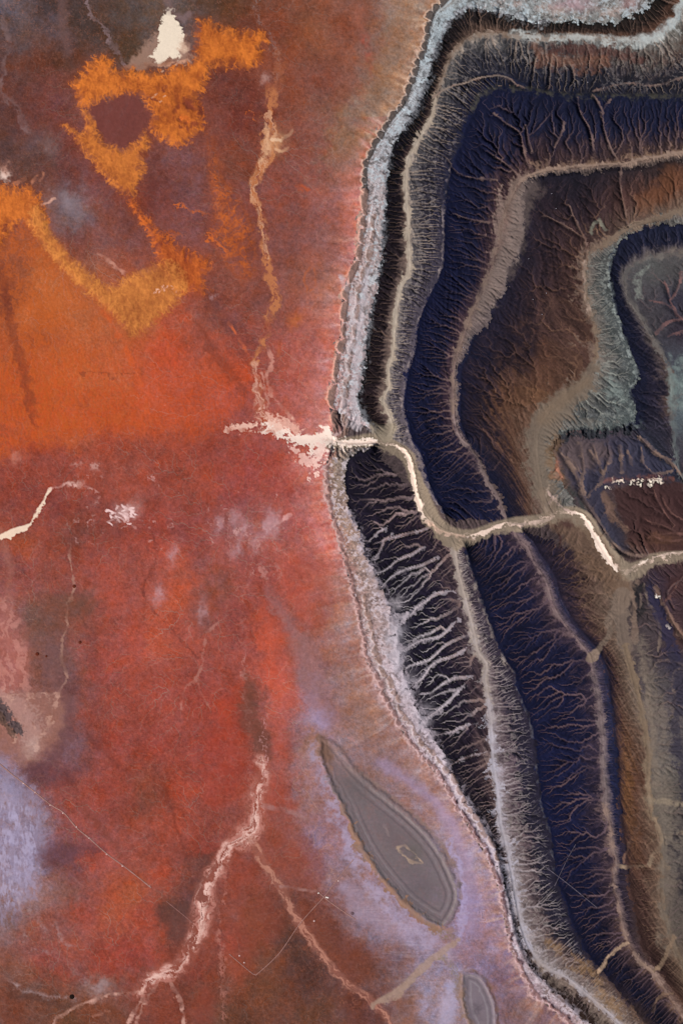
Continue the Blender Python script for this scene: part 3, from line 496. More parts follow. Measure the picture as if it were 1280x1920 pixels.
# the dark round hill-streak, washes and pale veils of the plain
S = stroke
S([(15,-60),(8,40),(14,100),(2,170),(18,185),(40,215),(58,245),(75,262),(95,280)], 2, (138,112,112), .5, 4, rag=2, warp=3)
S([(165,-60),(168,5),(173,30),(190,45),(205,68),(215,85),(225,105),(240,125)], 2.2, (150,125,128), .6, 3, rag=1.5, warp=2)
S([(118,0),(122,40),(128,100)], 7, (120,92,92), .35, 8, warp=3)
blob(125, 375, 26, 18, (150,135,142), .55, 40); blob(95, 275, 14, 24, (135,112,112), .4, -20); blob(140, 395, 14, 26, (130,110,115), .4, -30)
S([(335,30),(345,35),(355,28)], 5, (140,115,118), .5, 5)
blob(365, 345, 8, 22, (135,95,98), .3)
# wash W1 (north)
W1 = [(478,-60,4),(480,0,4),(485,34,5),(504,64,6),(517,97,5),(526,121,6),(513,150,7),(511,175,7),(502,215,8),(506,255,12),(502,292,11),(487,319,7),(473,359,5),(488,396,5),(494,433,5),(499,480,6),(506,520,8),(518,557,8),(507,587,6),(498,631,4),(478,682,4),(480,715,7),(490,755,10),(494,795,14)]
S([(x,y,w*.6) for x,y,w in W1 if y < 175], 4, (132,108,104), .75, 4, rag=2, warp=2, braid=3)
S([(x,y,w*.55) for x,y,w in W1 if y > 80], 6, (174,102,70), .45, 6, rag=2.5, warp=2)
S([(x,y,w*1.15) for x,y,w in W1 if 150 < y < 700], 6, (194,122,78), .75, 6, rag=2, warp=1, braid=4.2)
S([p for p in W1 if 640 < p[1]], 6, (210,156,136), .75, 5, rag=1.5, warp=1, braid=3.2)
S([p for p in W1 if 190 < p[1] < 520], 3, (216,164,130), .6, 3, rag=1.5, warp=1, braid=3)
S([(536,120,3),(528,150,8),(514,170,10),(505,180,6)], 8, (160,92,62), .45, 5, tex=CLU)
blob(493, 148, 9, 9, (205,160,150), .5); blob(520, 268, 16, 24, (220,165,120), .5, 20); S([(512,262),(530,262),(546,248)], 3, (235,195,160), .7, 2); S([(516,280),(530,285),(540,278)], 2.5, (228,178,140), .6, 2)
S([(502,240,3),(500,262,6),(505,285,6),(490,305,3)], 5, (225,178,140), .5, 4, tex=CLU)
S([(502,651),(511,678),(499,708),(511,742),(531,766),(553,790)], 2, (212,150,134), .6, 3, rag=2)
S([(490,700),(500,740),(505,770),(520,790)], 2, (214,158,142), .6, 3, rag=2); S([(478,700),(484,740),(488,770),(480,795)], 2, (214,158,142), .5, 3, rag=2)
S([(581,500),(572,520),(575,545),(577,575)], 1.6, (185,98,58), .5, 2); S([(590,505),(592,530),(582,548)], 1.6, (185,98,58), .5, 2); blob(556, 598, 12, 14, (190,105,52), .5)
S([(556,605),(535,625),(523,650),(521,668)], 2, (182,98,62), .45, 3)
for q in ([(600,600),(570,625),(555,660),(552,700)], [(625,632),(590,650),(575,680),(572,715)], [(600,690),(590,720),(585,740)]): S(q, 3, (196,112,96), .35, 6, warp=3)
blob(571, 354, 11, 7, (190,85,42), .7); blob(680, 75, 9, 14, (165,75,58), .6); blob(690, 105, 10, 12, (165,78,60), .6); blob(695, 130, 8, 10, (160,80,62), .5); blob(673, 32, 8, 30, (185,110,90), .3)
# pale red streaks and mesas near the centre
S([(0,1005),(20,1060),(18,1110),(12,1160),(20,1230)], 5, (165,105,92), .4, 8, warp=3)
S([(130,1020),(137,1080),(140,1110),(128,1130),(125,1150),(128,1170),(121,1190),(116,1215),(118,1240),(125,1270),(110,1300)], 1.5, (195,150,132), .55, 2, rag=1)
S([(100,1225),(105,1300),(140,1330)], 10, (125,88,92), .4, 14, warp=3)
patch([(100,1115),(160,1105),(155,1145),(125,1165),(130,1240),(105,1290),(75,1230),(20,1180),(15,1160),(80,1155)], (112,78,66), .3, 22, 3)
patch([(0,1150),(30,1170),(60,1215),(40,1290),(0,1310),(-60,1300),(-60,1160)], (176,104,94), .5, 16, 3); S([(12,1130,8),(18,1200,26),(24,1300,36)], 30, (204,140,128), .5, 12, warp=1, braid=7)
patch([(-60,1310),(40,1300),(110,1300),(120,1340),(95,1400),(70,1430),(30,1425),(-60,1400)], (152,104,92), .7, 15, 3)
S([(122,1300,3),(132,1340,8),(120,1390,10),(90,1432,9),(50,1440,6)], 8, (108,70,72), .55, 9, warp=2)
S([(0,1300,10),(40,1330,20),(60,1380,16)], 14, (186,146,138), .5, 10, rag=6, crumb=5)
for q in ([(110,1302),(80,1330),(60,1370)], [(108,1305),(95,1350),(70,1400)], [(112,1300),(60,1302),(0,1310)], [(60,1300),(40,1340),(30,1390)]): S(q, 2.4, (200,154,138), .6, 3, rag=2, warp=2)
blob(62, 1400, 14, 22, (205,172,162), .5, 40); blob(35, 1330, 16, 20, (170,125,118), .5)
S([(170,870),(150,880)], 3, (220,150,140), .0)
for a, b, c in ((325,1040,.5),(296,1115,.5),(380,1150,.4),(410,985,.4),(455,990,.5),(500,995,.6),(515,985,.5),(480,1020,.35),(445,1030,.4),(440,970,.45),(505,970,.35)): blob(a, b, 9, 20, (205,165,172), c, 8, p=.8)
S([(289,1000),(295,1045),(278,1080),(270,1110),(292,1148),(322,1180),(345,1205),(370,1232)], 2.2, (92,44,40), .5, 2.5, rag=1.5)
S([(425,1135),(420,1160),(388,1185),(385,1215),(378,1250),(366,1275),(345,1290),(340,1330)], 1.6, (188,130,118), .5, 2, rag=1.5)
S([(372,1270),(378,1300),(395,1330)], 1.4, (185,122,108), .5, 2); S([(545,965),(515,985)], 3, (228,170,165), .7, 2)
for q in ([(470,1010),(475,1060),(455,1125),(462,1188),(457,1239),(460,1313),(470,1380)], [(490,1010),(495,1080),(510,1120),(530,1160),(560,1190),(585,1240),(610,1290),(640,1350),(660,1390)], [(515,1010),(520,1070),(530,1110)], [(430,960),(435,1040),(440,1110)]): S(q, 3, (190,132,124), .6, 4, rag=2.5, warp=2, braid=3.5)
S([(505,1110,4),(540,1170,8),(575,1230,16),(600,1300,18),(630,1350,14)], 10, (146,104,106), .5, 14, warp=3)
S([(565,1060,2),(600,1090,4),(612,1130,3)], 3, (190,120,105), .3, 6, warp=3)
blob(602, 1352, 26, 20, (168,146,178), .7, 30); blob(575, 1350, 18, 16, (160,135,155), .5); blob(585, 1310, 16, 30, (155,122,140), .4, -25)
# red hillocks
for poly, c in (([(498,1130),(520,1160),(545,1200),(560,1250),(570,1300),(560,1330),(530,1335),(505,1300),(490,1260),(484,1210),(488,1160)], (192,82,58)), ([(512,1340),(535,1350),(548,1380),(545,1420),(515,1425),(508,1390)], (176,78,62)), ([(560,1040),(600,1060),(620,1110),(622,1150),(600,1185),(570,1170),(540,1110),(535,1060)], (172,74,58)), ([(440,1290),(462,1330),(468,1380),(462,1440),(440,1500),(400,1520),(380,1450),(395,1380),(410,1320)], (168,62,42)), ([(500,1448),(530,1465),(555,1495),(562,1515),(530,1512),(500,1505)], (162,72,56)), ([(505,1518),(560,1530),(600,1580),(615,1625),(600,1660),(550,1662),(510,1630),(490,1580)], (146,72,56)),
                ([(440,1640),(470,1620),(500,1660),(540,1720),(530,1760),(490,1790),(460,1830),(440,1840),(425,1760)], (150,70,54)), ([(575,1690),(640,1745),(690,1770),(700,1810),(680,1850),(640,1830),(590,1760),(560,1720)], (122,62,46)), ([(390,1840),(410,1860),(405,1910),(380,1935),(360,1900),(375,1860)], (146,62,50)), ([(730,1878),(760,1865),(775,1880),(750,1895)], (112,68,56)), ([(760,1905),(780,1902),(778,1915)], (100,58,46))):
    patch(poly, c, .4, 14, 3, tex=np.clip(.8+.3*WN1+.3*FN1, 0, 1))
S([(465,1260,5),(470,1310,12),(478,1360,16),(490,1410,12)], 10, (112,68,56), .6, 10, warp=3)
# dark wet-looking hollows and lilac clay
patch([(-60,1425),(20,1440),(60,1475),(80,1530),(90,1590),(60,1620),(65,1680),(30,1720),(-60,1710)], (150,136,160), .66, 14, 3, tex=np.clip(.72+.5*STK+.3*FN1, 0, 1), comb=12); patch([(-60,1500),(50,1510),(72,1590),(50,1620),(40,1690),(-60,1700)], (184,172,200), .55, 10, 3, tex=np.clip(.1+.9*STK+.5*FN2, 0, 1))
for a, b, q in ((30,1540,.5),(55,1600,.5),(15,1500,.4),(60,1640,.5),(35,1640,.5),(20,1580,.35)): blob(a, b, 8, 32, (176,165,196), q, -8, p=.8)
S([(78,1600,8),(120,1598,14),(150,1592,10),(190,1588,3)], 8, (96,60,68), .5, 12, rag=4, warp=2); patch([(55,1440),(150,1435),(135,1470),(90,1480)], (88,52,60), .45, 12, 3)
patch([(290,1700),(345,1690),(378,1640),(385,1600),(400,1600),(385,1680),(365,1745),(320,1760)], (88,58,54), .55, 9, 3)
S([(295,1445),(310,1480),(330,1540),(350,1600)], 3, (105,48,38), .45, 5, warp=3); S([(225,1730),(235,1760),(205,1790)], 2, (105,48,40), .4, 3); S([(160,1505),(200,1560),(225,1590)], 5, (112,58,46), .4, 8, warp=3); S([(160,1380),(190,1410),(215,1440)], 5, (100,50,44), .4, 8, warp=3)
S([(184,1720),(190,1760),(205,1800)], 2, (110,50,42), .4, 3)
for q, al in (([(5,1660),(35,1690),(45,1740),(48,1760)], .7), ([(20,1640),(60,1700),(90,1750)], .4), ([(105,1730),(120,1765),(145,1780)], .5), ([(15,1840),(35,1848),(60,1860),(95,1868),(140,1872)], .7), ([(60,1780),(120,1795),(150,1830),(190,1855)], .45)): S(q, 3.5, (196,170,172), al*.7, 5, rag=3, tex=CLU)
blob(190, 1848, 16, 14, (168,145,148), .5, -40); S([(20,1865),(80,1872),(120,1888)], 4, (84,54,46), .5, 6)
# wash W2: the pink braided stream bed
W2 = [(488,1420,4),(494,1440,7),(488,1467,9),(481,1500,10),(478,1541,12),(468,1560,16),(452,1575,13),(432,1585,9),(415,1615,9),(395,1650,10),(382,1695,13),(374,1742,12),(356,1779,8),(336,1811,9),(305,1826,10),(282,1838,9),(262,1858,5)]
S([(x,y,w*1.6) for x,y,w in W2], 10, (158,92,78), .55, 11, rag=2, warp=1); S([(x,y,w*1.35) for x,y,w in W2], 10, (192,128,116), .7, 8, rag=1.5, warp=1, braid=5); S([(x,y,w*1.15) for x,y,w in W2], 8, (230,182,170), .75, 6, rag=1.5, warp=1, braid=3.4, tex=np.clip(.45+.5*FN1+.3*FIN, 0, 1)); S([(x,y,w*.45) for x,y,w in W2], 8, (236,196,184), .6, 3, rag=1.5, warp=1, braid=2.6)
S([(478,1390,5),(472,1440,9),(468,1500,10),(455,1560,8)], 8, (176,104,92), .5, 6, tex=VEI); S([(498,1345),(495,1390),(500,1420),(494,1450)], 3, (206,150,148), .6, 4, rag=3, tex=VEI)
for q, w in (([(262,1858),(232,1863),(205,1863),(190,1870),(171,1877),(150,1884),(141,1887),(120,1900),(104,1907),(98,1985)], 2), ([(269,1853),(265,1880),(245,1910),(225,1985)], 3), ([(302,1836),(279,1867),(262,1900),(235,1985)], 2.5), ([(319,1843),(336,1870),(345,1900),(350,1985)], 2.5), ([(171,1877),(185,1868),(205,1863)], 1.5)): S(q, w, (216,165,150), .75, 2.5, rag=1.5, tex=np.clip(CLU+.4, 0, 1))
S([(418,1600),(425,1660),(416,1700),(410,1760),(418,1800),(415,1850),(420,1910)], 4, (190,125,112), .45, 5, rag=4, braid=3)
S([(176,1905),(205,1895)], 1.5, (190,130,112), .4, 2)
W3 = [(474,1575,6),(497,1621,7),(527,1662,6),(544,1702,6),(564,1732,6),(588,1769,6),(618,1810,6),(648,1840,6),(685,1867,6),(712,1893,5),(726,1910,4),(760,1985,4)]
S(W3, 6, (156,100,86), .5, 6, warp=1); S(W3, 5, (196,138,118), .6, 4, rag=1, warp=1, braid=3.2)
S([(527,1660),(571,1668),(598,1670),(615,1640)], 2.2, (184,145,140), .5, 3); S([(497,1510),(541,1520),(590,1545),(600,1565)], 3, (168,128,126), .5, 4)
# ---- ringed basin and its pale apron
S([(590,1405,8),(615,1470,10),(650,1560,16),(690,1630,18),(740,1700,20),(800,1760,18),(835,1790,10)], 16, (172,155,180), .75, 14, warp=2, tex=np.clip(.7+.4*FN1, 0, 1))
S([(650,1660,10),(700,1720,14),(760,1760,10)], 10, (170,150,172), .45, 16, warp=3)
S([(720,1430,8),(790,1480,8),(850,1560,10),(880,1640,12),(890,1740,12)], 10, (160,138,168), .6, 14, warp=3); S([(840,1580,3),(862,1640,5),(868,1700,4),(862,1750,4)], 4, (175,162,200), .6, 6, warp=2)
# combed wash streaks on both sides of the basin
cx = (GX-640)*.6+(GY-1500)*-.8*.0; comb = fbm(3.2, 3, 61, ratio=9, gain=.7); 
sl = box(560, 1390, 900, 1985); mix(sl, .13*sst(.1, 1.3, comb[sl])*sst(1400, 1500, GY[sl])*(~EAST[sl])*sst(-30, 40, GX[sl]-(540+(GY[sl]-1400)*.42)), (205,190,205))
S([(597,1385),(606,1420),(625,1470),(640,1507),(660,1560),(690,1612),(726,1660),(770,1706),(812,1740)], 4.5, (150,105,84), .8, 3.5, rag=2, warp=2)
S([(648,1436),(690,1460),(745,1502),(795,1545),(835,1595),(858,1640),(866,1680)], 2.5, (140,112,104), .7, 2.5, rag=1)
S([(600,1384,4),(606,1390,9),(612,1410,9)], 8, (130,92,72), .7, 6)
BAS = [(597,1398),(602,1386),(616,1385),(634,1402),(655,1430),(682,1460),(732,1500),(783,1544),(823,1591),(849,1642),(859,1668),(856,1699),(833,1737),(813,1731),(769,1702),(726,1658),(689,1608),(662,1558),(640,1507),(616,1464),(602,1428)]
patch(BAS, (116,105,108), .92, 7, 2, off=-3, tex=np.clip(.92+.1*FN1+.06*FIN, 0, 1)*(.45+.55*sst(1390, 1490, GY+.3*(GX-650)))); blob(612, 1412, 12, 30, (118,88,74), .8, -20)
sl, bd, _ = sgn(BAS, 60)
for o, w, c, a in ((6,1.6,(134,122,122),.8),(12,2,(94,84,88),.65),(19,1.7,(132,120,124),.75),(25,2,(92,82,88),.55),(33,1.6,(118,108,112),.45)): mix(sl, a*np.exp(-((bd-o+.6*FN1[sl])/w)**2)*sst(1400, 1560, GY[sl]+.4*(GX[sl]-700)), c)
blob(670, 1475, 22, 40, (96,86,88), .45, -40); blob(790, 1660, 40, 30, (94,84,92), .45, 40); blob(740, 1570, 26, 50, (108,92,96), .5, -40); blob(775, 1600, 18, 26, (96,90,84), .6, -30)
S([(745,1588),(758,1584),(768,1595),(785,1610),(792,1618),(770,1615),(752,1600),(745,1588)], 1.6, (176,150,130), .8, 2, rag=1.5); S([(718,1545),(730,1565)], 1.5, (150,130,128), .6, 2)
S([(640,1507),(662,1560),(690,1610),(726,1660),(770,1704),(815,1738),(845,1745)], 3, (150,114,94), .8, 3, rag=1.5, rib=20); S([(648,1436),(690,1460),(745,1502),(795,1545),(835,1595),(860,1645)], 1.5, (142,118,112), .5, 3, rib=9)
S([(800,1735,5),(826,1750,8),(850,1755,5)], 6, (132,112,92), .7, 5, rag=3, tex=np.clip(VEI+.3, 0, 1))
# pale combed gullies beneath the basin and the side stream
S([(700,1884,4),(752,1853,6),(793,1812,6),(816,1793,6),(843,1775,6),(858,1762,4)], 6, (168,140,124), .75, 4, rag=2); S([(830,1795,4),(850,1820,8),(856,1850,6)], 5, (138,120,98), .7, 5, rag=3, tex=np.clip(VEI+.3, 0, 1))
S([(845,1850,8),(840,1890,12),(830,1925,10)], 9, (178,166,192), .6, 9)
POND = [(866,1826),(880,1822),(900,1830),(916,1852),(928,1884),(930,1925),(920,1950),(895,1952),(876,1915),(864,1868)]
patch(POND, (122,110,118), .9, 6, 2); sl, bd, _ = sgn(POND, 40)
for o, w, cc_, a in ((5,1.6,(144,130,134),.7),(11,1.8,(104,94,100),.6),(17,1.8,(142,132,138),.7)): mix(sl, a*np.exp(-((bd-o+.8*FN1[sl])/w)**2), cc_)
blob(896, 1892, 9, 14, (90,80,88), .7)
S([(862,1830),(866,1880),(880,1920),(900,1955)], 2, (146,114,96), .7, 3, rib=14)
S([(866,1820),(885,1818),(912,1838),(928,1872),(933,1915),(930,1985)], 2.4, (128,96,84), .8, 2.5, rag=1); S([(862,1825),(862,1870),(876,1910),(895,1950)], 5, (138,112,98), .6, 5, rag=3)
# ---------------------------------------------------------------- flatirons and valley floors of the canyon side
def flatirons(pts, t0, t1, lo, hi, off, wd, c, seed, rim=None, hgt=2.5, al=.85):
    """scalloped slabs leaning against a scarp line; returns their footprint mask with numbers"""
    rng = np.random.default_rng(seed); sl, D, T, S_, W = dist(pts, off+wd+16, wx=TX, wy=TY)
    L = T.max(); e = [t0*L]
    while e[-1] < t1*L: e.append(e[-1]+rng.uniform(lo, hi))
    e = np.array(e); k = np.clip(np.searchsorted(e, T)-1, 0, len(e)-2)
    u = (T-e[k])/(e[k+1]-e[k])*2-1
    wv = wd*rng.uniform(.75, 1.2, len(e))[k]; ov = off+rng.uniform(-2, 2, len(e))[k]
    d = D*S_                                                 # positive to the east
    lim = wv*np.sqrt(np.clip(1-u*u, 0, 1)); q = d-ov+wv*.5   # round side faces west
    m = (q > wv-lim) & (q < wv*1.15) & (T >= e[0]) & (T <= e[-1]) & (np.abs(u) < .93)
    s = sst(-.5, 1.5, q-(wv-lim))*sst(0, 2.5, wv*1.15-q)*(np.abs(u) < .96)*((T >= e[0]) & (T <= e[-1]))
    H[sl] += hgt*s*np.clip(1.1-q/wv*.7, 0, 1)
    mix(sl, al*s, c)
    if rim is not None: mix(sl, .5*np.exp(-((q-(wv-lim)+1.8)/1.7)**2)*(np.abs(u) < .9)*((T >= e[0]) & (T <= e[-1]))*sst(-wv, 0, wv-q), rim)  # sunlit west edge of each slab, painted as a pale line
    o = np.zeros(GX.shape, np.int16); o[sl] = np.where(m, k+1, 0)
    return o
S(D0N[1:], 3, (196,158,140), .7, 3, rag=3, tex=CLU); S(D0S, 4, (196,158,154), .6, 4, rag=3, tex=CLU)
S(B1N[8:], 5, (172,172,178), .55, 5, rag=5, tex=CLU); S(B1S[6:], 7, (190,176,186), .7, 6, rag=7, tex=CLU)
FI = [flatirons(D0N, .06, .50, 13, 26, 4, 11, (86,76,72), 71, (214,186,168), 3, .88), flatirons(D0N, .50, .985, 24, 56, 6, 11, (136,106,96), 72, (232,168,150), 3, .8),
      flatirons(D0N, .55, .985, 22, 40, 26, 11, (142,112,100), 73, (200,180,176), 2, .65), flatirons(D0S, .02, .97, 9, 17, 4, 8, (146,108,104), 74, (206,172,170), 2.2, .7),
      flatirons(D0S, .22, .66, 12, 26, 20, 9, (152,122,110), 75, (204,188,186), 1.8, .65)]
S([(640,520),(660,560),(662,610),(655,660),(648,710),(645,760),(650,795)], 3.5, (196,186,192), .6, 4, rag=2); S([(690,510),(680,560),(674,620),(668,680),(664,730),(665,780),(668,800)], 5, (190,180,186), .6, 5, rag=3)
# dark dashes along the southern scarp
sl, D, T, S_, W = dist(D0S, 24, wx=TX, wy=TY); rng = np.random.default_rng(76); tx = rng.uniform(-1, 1, (3, 900)).astype(np.float32)
mm = np.exp(-((D*S_-8)/3.)**2)*sst(-.05, .3, samp(tx, GX0+T/8*CELL, GY0+T*0+CELL))*sst(1420, 1480, GY[sl]); mix(sl, .85*mm, (78,52,60)); H[sl] += 1.5*mm
for pts, w, c, a in ((V1N[4:16], 6, (136,116,102), .85), (V1N[15:], 6, (168,152,136), .92), (V1N[:5], 8, (160,172,176), .8), (V2N[:8], 4, (150,126,112), .9), (V2N[7:19], 6, (126,106,96), .85), (V2N[18:], 4, (128,110,108), .85), (V3N[:6], 9, (122,104,90), .85), (V3N[5:], 6, (126,106,90), .85), (V4N[:3], 8, (112,102,96), .8), (V4N[2:13], 6, (110,104,100), .8), (V4N[11:], 7, (100,106,106), .8),
                   (V1S[:9], 9, (156,142,134), .95), (V1S[8:], 7, (166,156,160), .9), (V2S[:11], 5, (124,104,104), .85), (V2S[10:17], 7, (120,104,104), .85), (V2S[16:], 5, (142,118,108), .85), (V3S[:5], 26, (116,100,90), .9), (V3S[4:11], 11, (128,108,90), .85), (V3S[9:], 7, (120,102,86), .8)):
    S(pts, w*.46, c, a, 2.6, rag=1.2, warp=1, fr=2., rib=11); S(pts, w*.75, c, a*.18, 5, rag=2, fr=3)
S(V1S[9:19], 2.5, (178,172,184), .75, 3, rag=2, fr=4, rib=34); S(V1S[3:10], 2, (170,158,158), .6, 4, rib=24); S(V1N[16:], 3, (184,170,156), .6, 3)
S([(1000,62,2),(960,64,5),(1020,74,6),(1085,71,6),(1150,78,8),(1206,78,10),(1240,60,8),(1262,38,7),(1280,5,7)], 6, (182,186,184), .75, 5, rag=4, tex=np.clip(CLU+.25, 0, 1))
for q, w in T1:
    S(q, w*.5, (130,106,98), .6, 1.5, rag=.8, rib=4)
S([(1145,312),(1156,322),(1158,345)], 2, (26,22,28), .7, 2)  # shadow of the gully's west wall, painted as a dark strip
S([(1108,436),(1112,420),(1122,412),(1126,420),(1136,433)], 2.5, (128,126,112), .7, 2); S([(1240,124,6),(1200,130,8)], 7, (150,146,132), .3, 10, tex=CLU)
S([(1030,98,3),(1080,92,9),(1150,100,9),(1200,112,3)], 8, (86,52,46), .65, 8, warp=2); S([(1000,85,3),(1010,110,10),(1060,120,12),(1130,118,10)], 9, (128,88,70), .5, 9, rag=5)
S([(870,118),(950,136),(1020,140),(1110,140),(1200,138),(1260,136)], 11, (40,40,52), .55, 12, rag=4, tex=np.clip(CLU+.2, 0, 1)); S(C2N[1:9], 4, (84,80,66), .6, 5, rag=3, tex=CLU)
S([(910,12,3),(960,8,6),(1020,18,8),(1100,30,10),(1160,22,8)], 8, (186,160,150), .5, 8, rag=4, tex=CLU); blob(1075, 8, 40, 12, (186,150,158), .6); blob(1180, 8, 20, 16, (165,120,120), .5)
S(C2N[11:], 1.6, (146,132,130), .7, 2, rag=2, tex=CLU); S(C3N[7:], 1.6, (128,116,112), .5, 1.6, rag=2, tex=CLU); S(C4N[5:18], 3, (168,176,172), .65, 3, rag=3, tex=CLU)
S(C2S[1:9], 2, (160,146,138), .6, 3, rag=3, tex=CLU); S(C2S[8:18], 1.5, (120,116,118), .45, 2, rag=2, tex=CLU)
S([(995,355),(978,380),(968,420),(958,470),(938,510),(915,560)], 16, (120,104,98), .45, 12, rag=4, fr=3)
S([(1018,650,10),(1022,690,22),(1010,740,16),(1000,790,10)], 14, (126,82,56), .32, 22, warp=2, tex=np.clip(FIL+.4, 0, 1)); S([(1260,330),(1240,360),(1210,380)], 16, (112,70,46), .5, 16, warp=2)
S([(1200,800,3),(1180,780,8),(1150,735,14),(1130,690,10)], 10, (146,158,154), .4, 12, rag=6, tex=CLU); patch([(1258,670),(1285,668),(1300,760),(1262,770),(1252,720)], (126,140,136), .5, 8, 2, tex=CLU)
S([(1200,560,3),(1195,520,5),(1215,500,5)], 4, (150,155,146), .5, 4, rag=3, tex=CLU)
for q in T4: S(q, 1.8, (120,88,86), .8, 1.8, rag=1)
# cliff notches that face the fan
S([(1110,690,8),(1085,735,18),(1050,765,26),(1022,795,26),(1008,830,22),(1010,880,20),(1022,925,18),(1035,955,14)], 24, (114,100,88), .88, 9, rag=5, warp=2, fr=3, rib=12)
S([(1100,715,4),(1060,745,10),(1020,785,12)], 10, (126,104,84), .4, 10); S([(1150,790,6),(1100,795,10),(1060,800,8)], 8, (124,116,108), .5, 8, rag=5, tex=CLU)
rng = np.random.default_rng(77)
for k in range(24):
    x = 1036+k*6.4+rng.uniform(-5, 5); y = float(np.interp(x, [1030,1042,1065,1092,1119,1150,1190], [846,826,813,806,813,806,800])); h = rng.uniform(5, 19)
    q = [(x,y-h*.4,2.2),(x+rng.uniform(-2,3),y+h*.2,3.2),(x+rng.uniform(-1,5),y+h*.7,1)]
    sl, D, T, S_, W = dist(q, 8, wx=TX, wy=TY); m = sst(W+1.2, W-1, D); D = D+1.5*FIN[sl]; m = sst(W+1.4, W-1.4, D); H[sl] -= m*2; mix(sl, m*.7, (40,41,46))  # notches are cut in; their shade is painted dark as well
patch([(1040,836),(1062,820),(1120,818),(1188,816),(1228,850),(1275,898),(1200,900),(1142,908),(1128,930),(1140,965),(1160,1000),(1180,1030),(1150,1020),(1112,965),(1088,932),(1056,890)], (52,52,70), .72, 12, 3); patch([(1040,836),(1080,822),(1125,825),(1150,850),(1120,872),(1085,880),(1056,878)], (94,78,76), .6, 9, 2)
patch([(1148,918),(1200,906),(1275,908),(1330,940),(1330,1026),(1230,1028),(1190,1015),(1165,980),(1150,950)], (64,42,42), .8, 6, 2); blob(1240, 1010, 36, 12, (104,72,54), .5)
S([(1036,842),(1045,826),(1065,816),(1092,810),(1119,815),(1150,810),(1180,808)], 5, (42,44,50), .85, 3, rag=3, crumb=4)
S(C6[6:], 6, (46,50,48), .7, 6, rag=4, tex=CLU); S(C6[5:9], 8, (112,84,58), .5, 6, rag=3)
blob(1043, 880, 7, 14, (190,125,105), .6)
for q, w in T2:
    S(q, w*1.05, (124,102,92), .88, 1.8, rag=1, rib=3)
S([(1132,925,4),(1140,950,7),(1152,975,5),(1172,990,4)], 6, (118,92,80), .75, 4, rag=2)
for a, b, r in ((1160,900,9),(1186,903,6),(1198,905,3),(1226,903,12),(1232,897,8),(1140,915,4)): blob(a, b, r, 2.4, (246,226,208), .95, 0, p=2)
S([(1135,902,2),(1180,896,4),(1240,895,4),(1262,900,2)], 4, (138,88,76), .5, 4, tex=CLU)
for q in T5: S(q, 1.3, (124,88,80), .6, 1.6, rag=1)
# white tributaries on the inner side of the pale band
for q, w in T3:
    S([(p[0], p[1], p[2]*.75) for p in q] if len(q[0]) > 2 else q, w*.42, (182,170,178), .55, 1.5, rag=1.6, warp=1, rib=6, crumb=.8)
blob(740, 1190, 14, 30, (190,182,192), .7, 10); blob(748, 1235, 14, 22, (188,180,190), .7, 10); blob(765, 1290, 14, 26, (186,176,186), .6, 20); blob(790, 1345, 16, 26, (186,176,186), .6, 25); blob(745, 1130, 16, 10, (180,170,176), .6, -30)
FIX = np.random.default_rng(78)
for k in range(46):                                          # dark knobs poking through the pale wash
    t = FIX.uniform(.12, .62); P = spl(B1S); x, y = P[int(t*len(P))]+FIX.normal(0, 6, 2)+(4, 0); blob(x, y, FIX.uniform(2, 5), FIX.uniform(2, 4), (44,36,46), .85, 30, p=2)
# ---- the main wash through the water gaps
S([(604,832,4),(640,832,9),(690,826,12),(722,834,14),(745,842,12),(765,860,12),(780,900,12),(795,945,14),(820,985,14),(850,1008,18),(890,1004,12),(930,990,11),(970,982,12),(1018,975,11),(1052,966,14),(1085,970,16),(1110,1000,14),(1140,1040,14),(1172,1072,16),(1206,1060,12),(1240,1045,9),(1345,1040,8)], 14, (138,122,106), .95, 4, rag=2, warp=1)
S([(700,800,6),(722,815,14),(735,800,8)], 10, (150,136,118), .8, 5); S([(1020,930,12),(1030,960,14)], 12, (126,108,94), .7, 8); S([(1035,985,4),(1080,1005,22),(1110,1040,26),(1140,1080,20),(1165,1110,16)], 18, (112,88,72), .75, 12, warp=2); blob(1060, 985, 16, 10, (72,46,46), .7); S([(1040,985),(1050,1010),(1052,1025)], 2, (70,46,44), .7, 2)
S([(1096,1062),(1110,1085),(1125,1110),(1135,1130)], 3, (128,102,90), .5, 4, rag=2)
S([(1166,1120,18),(1160,1140,12),(1140,1160,6),(1142,1188,4),(1125,1212,5),(1107,1232,9)], 8, (124,106,94), .9, 3, rag=1)
WS = (246,222,208)
S([(478,802,3),(500,800,9),(514,800,11),(530,808,8),(545,818,6),(574,826,10),(592,830,15),(604,826,17),(614,816,12),(626,826,8),(650,831,6),(675,830,7),(700,828,5)], 8, WS, .93, 2.5, rag=3.5, warp=2, crumb=3)
S([(604,800,3),(610,804,7),(618,816,9)], 8, WS, .95, 2, rag=2, crumb=2); S([(640,831),(700,829)], 5, WS, .9, 2, crumb=1.6)
S([(425,804,2),(450,802,5),(480,800,6)], 4, (236,190,172), .85, 2.5, rag=3, crumb=4); S([(498,770,4),(508,790,11),(540,797,9),(552,806,6)], 8, (230,178,160), .75, 4, rag=4, crumb=4.5); S([(430,806,2),(470,808,3),(510,812,3)], 3, (160,66,42), .6, 2, rag=3)
S([(604,835,8),(598,855,9),(592,872,6),(578,898,2)], 5, (240,202,190), .85, 3, rag=4, crumb=4.5); S([(550,842,4),(570,858,7),(590,872,7)], 4, (234,188,176), .75, 3, rag=4, crumb=4.5); S([(565,905,3),(572,890,4)], 3, (200,110,88), .5, 4)
S(RIV[5:], 1.5, (214,186,170), .75, 1.6, rag=1, warp=2)
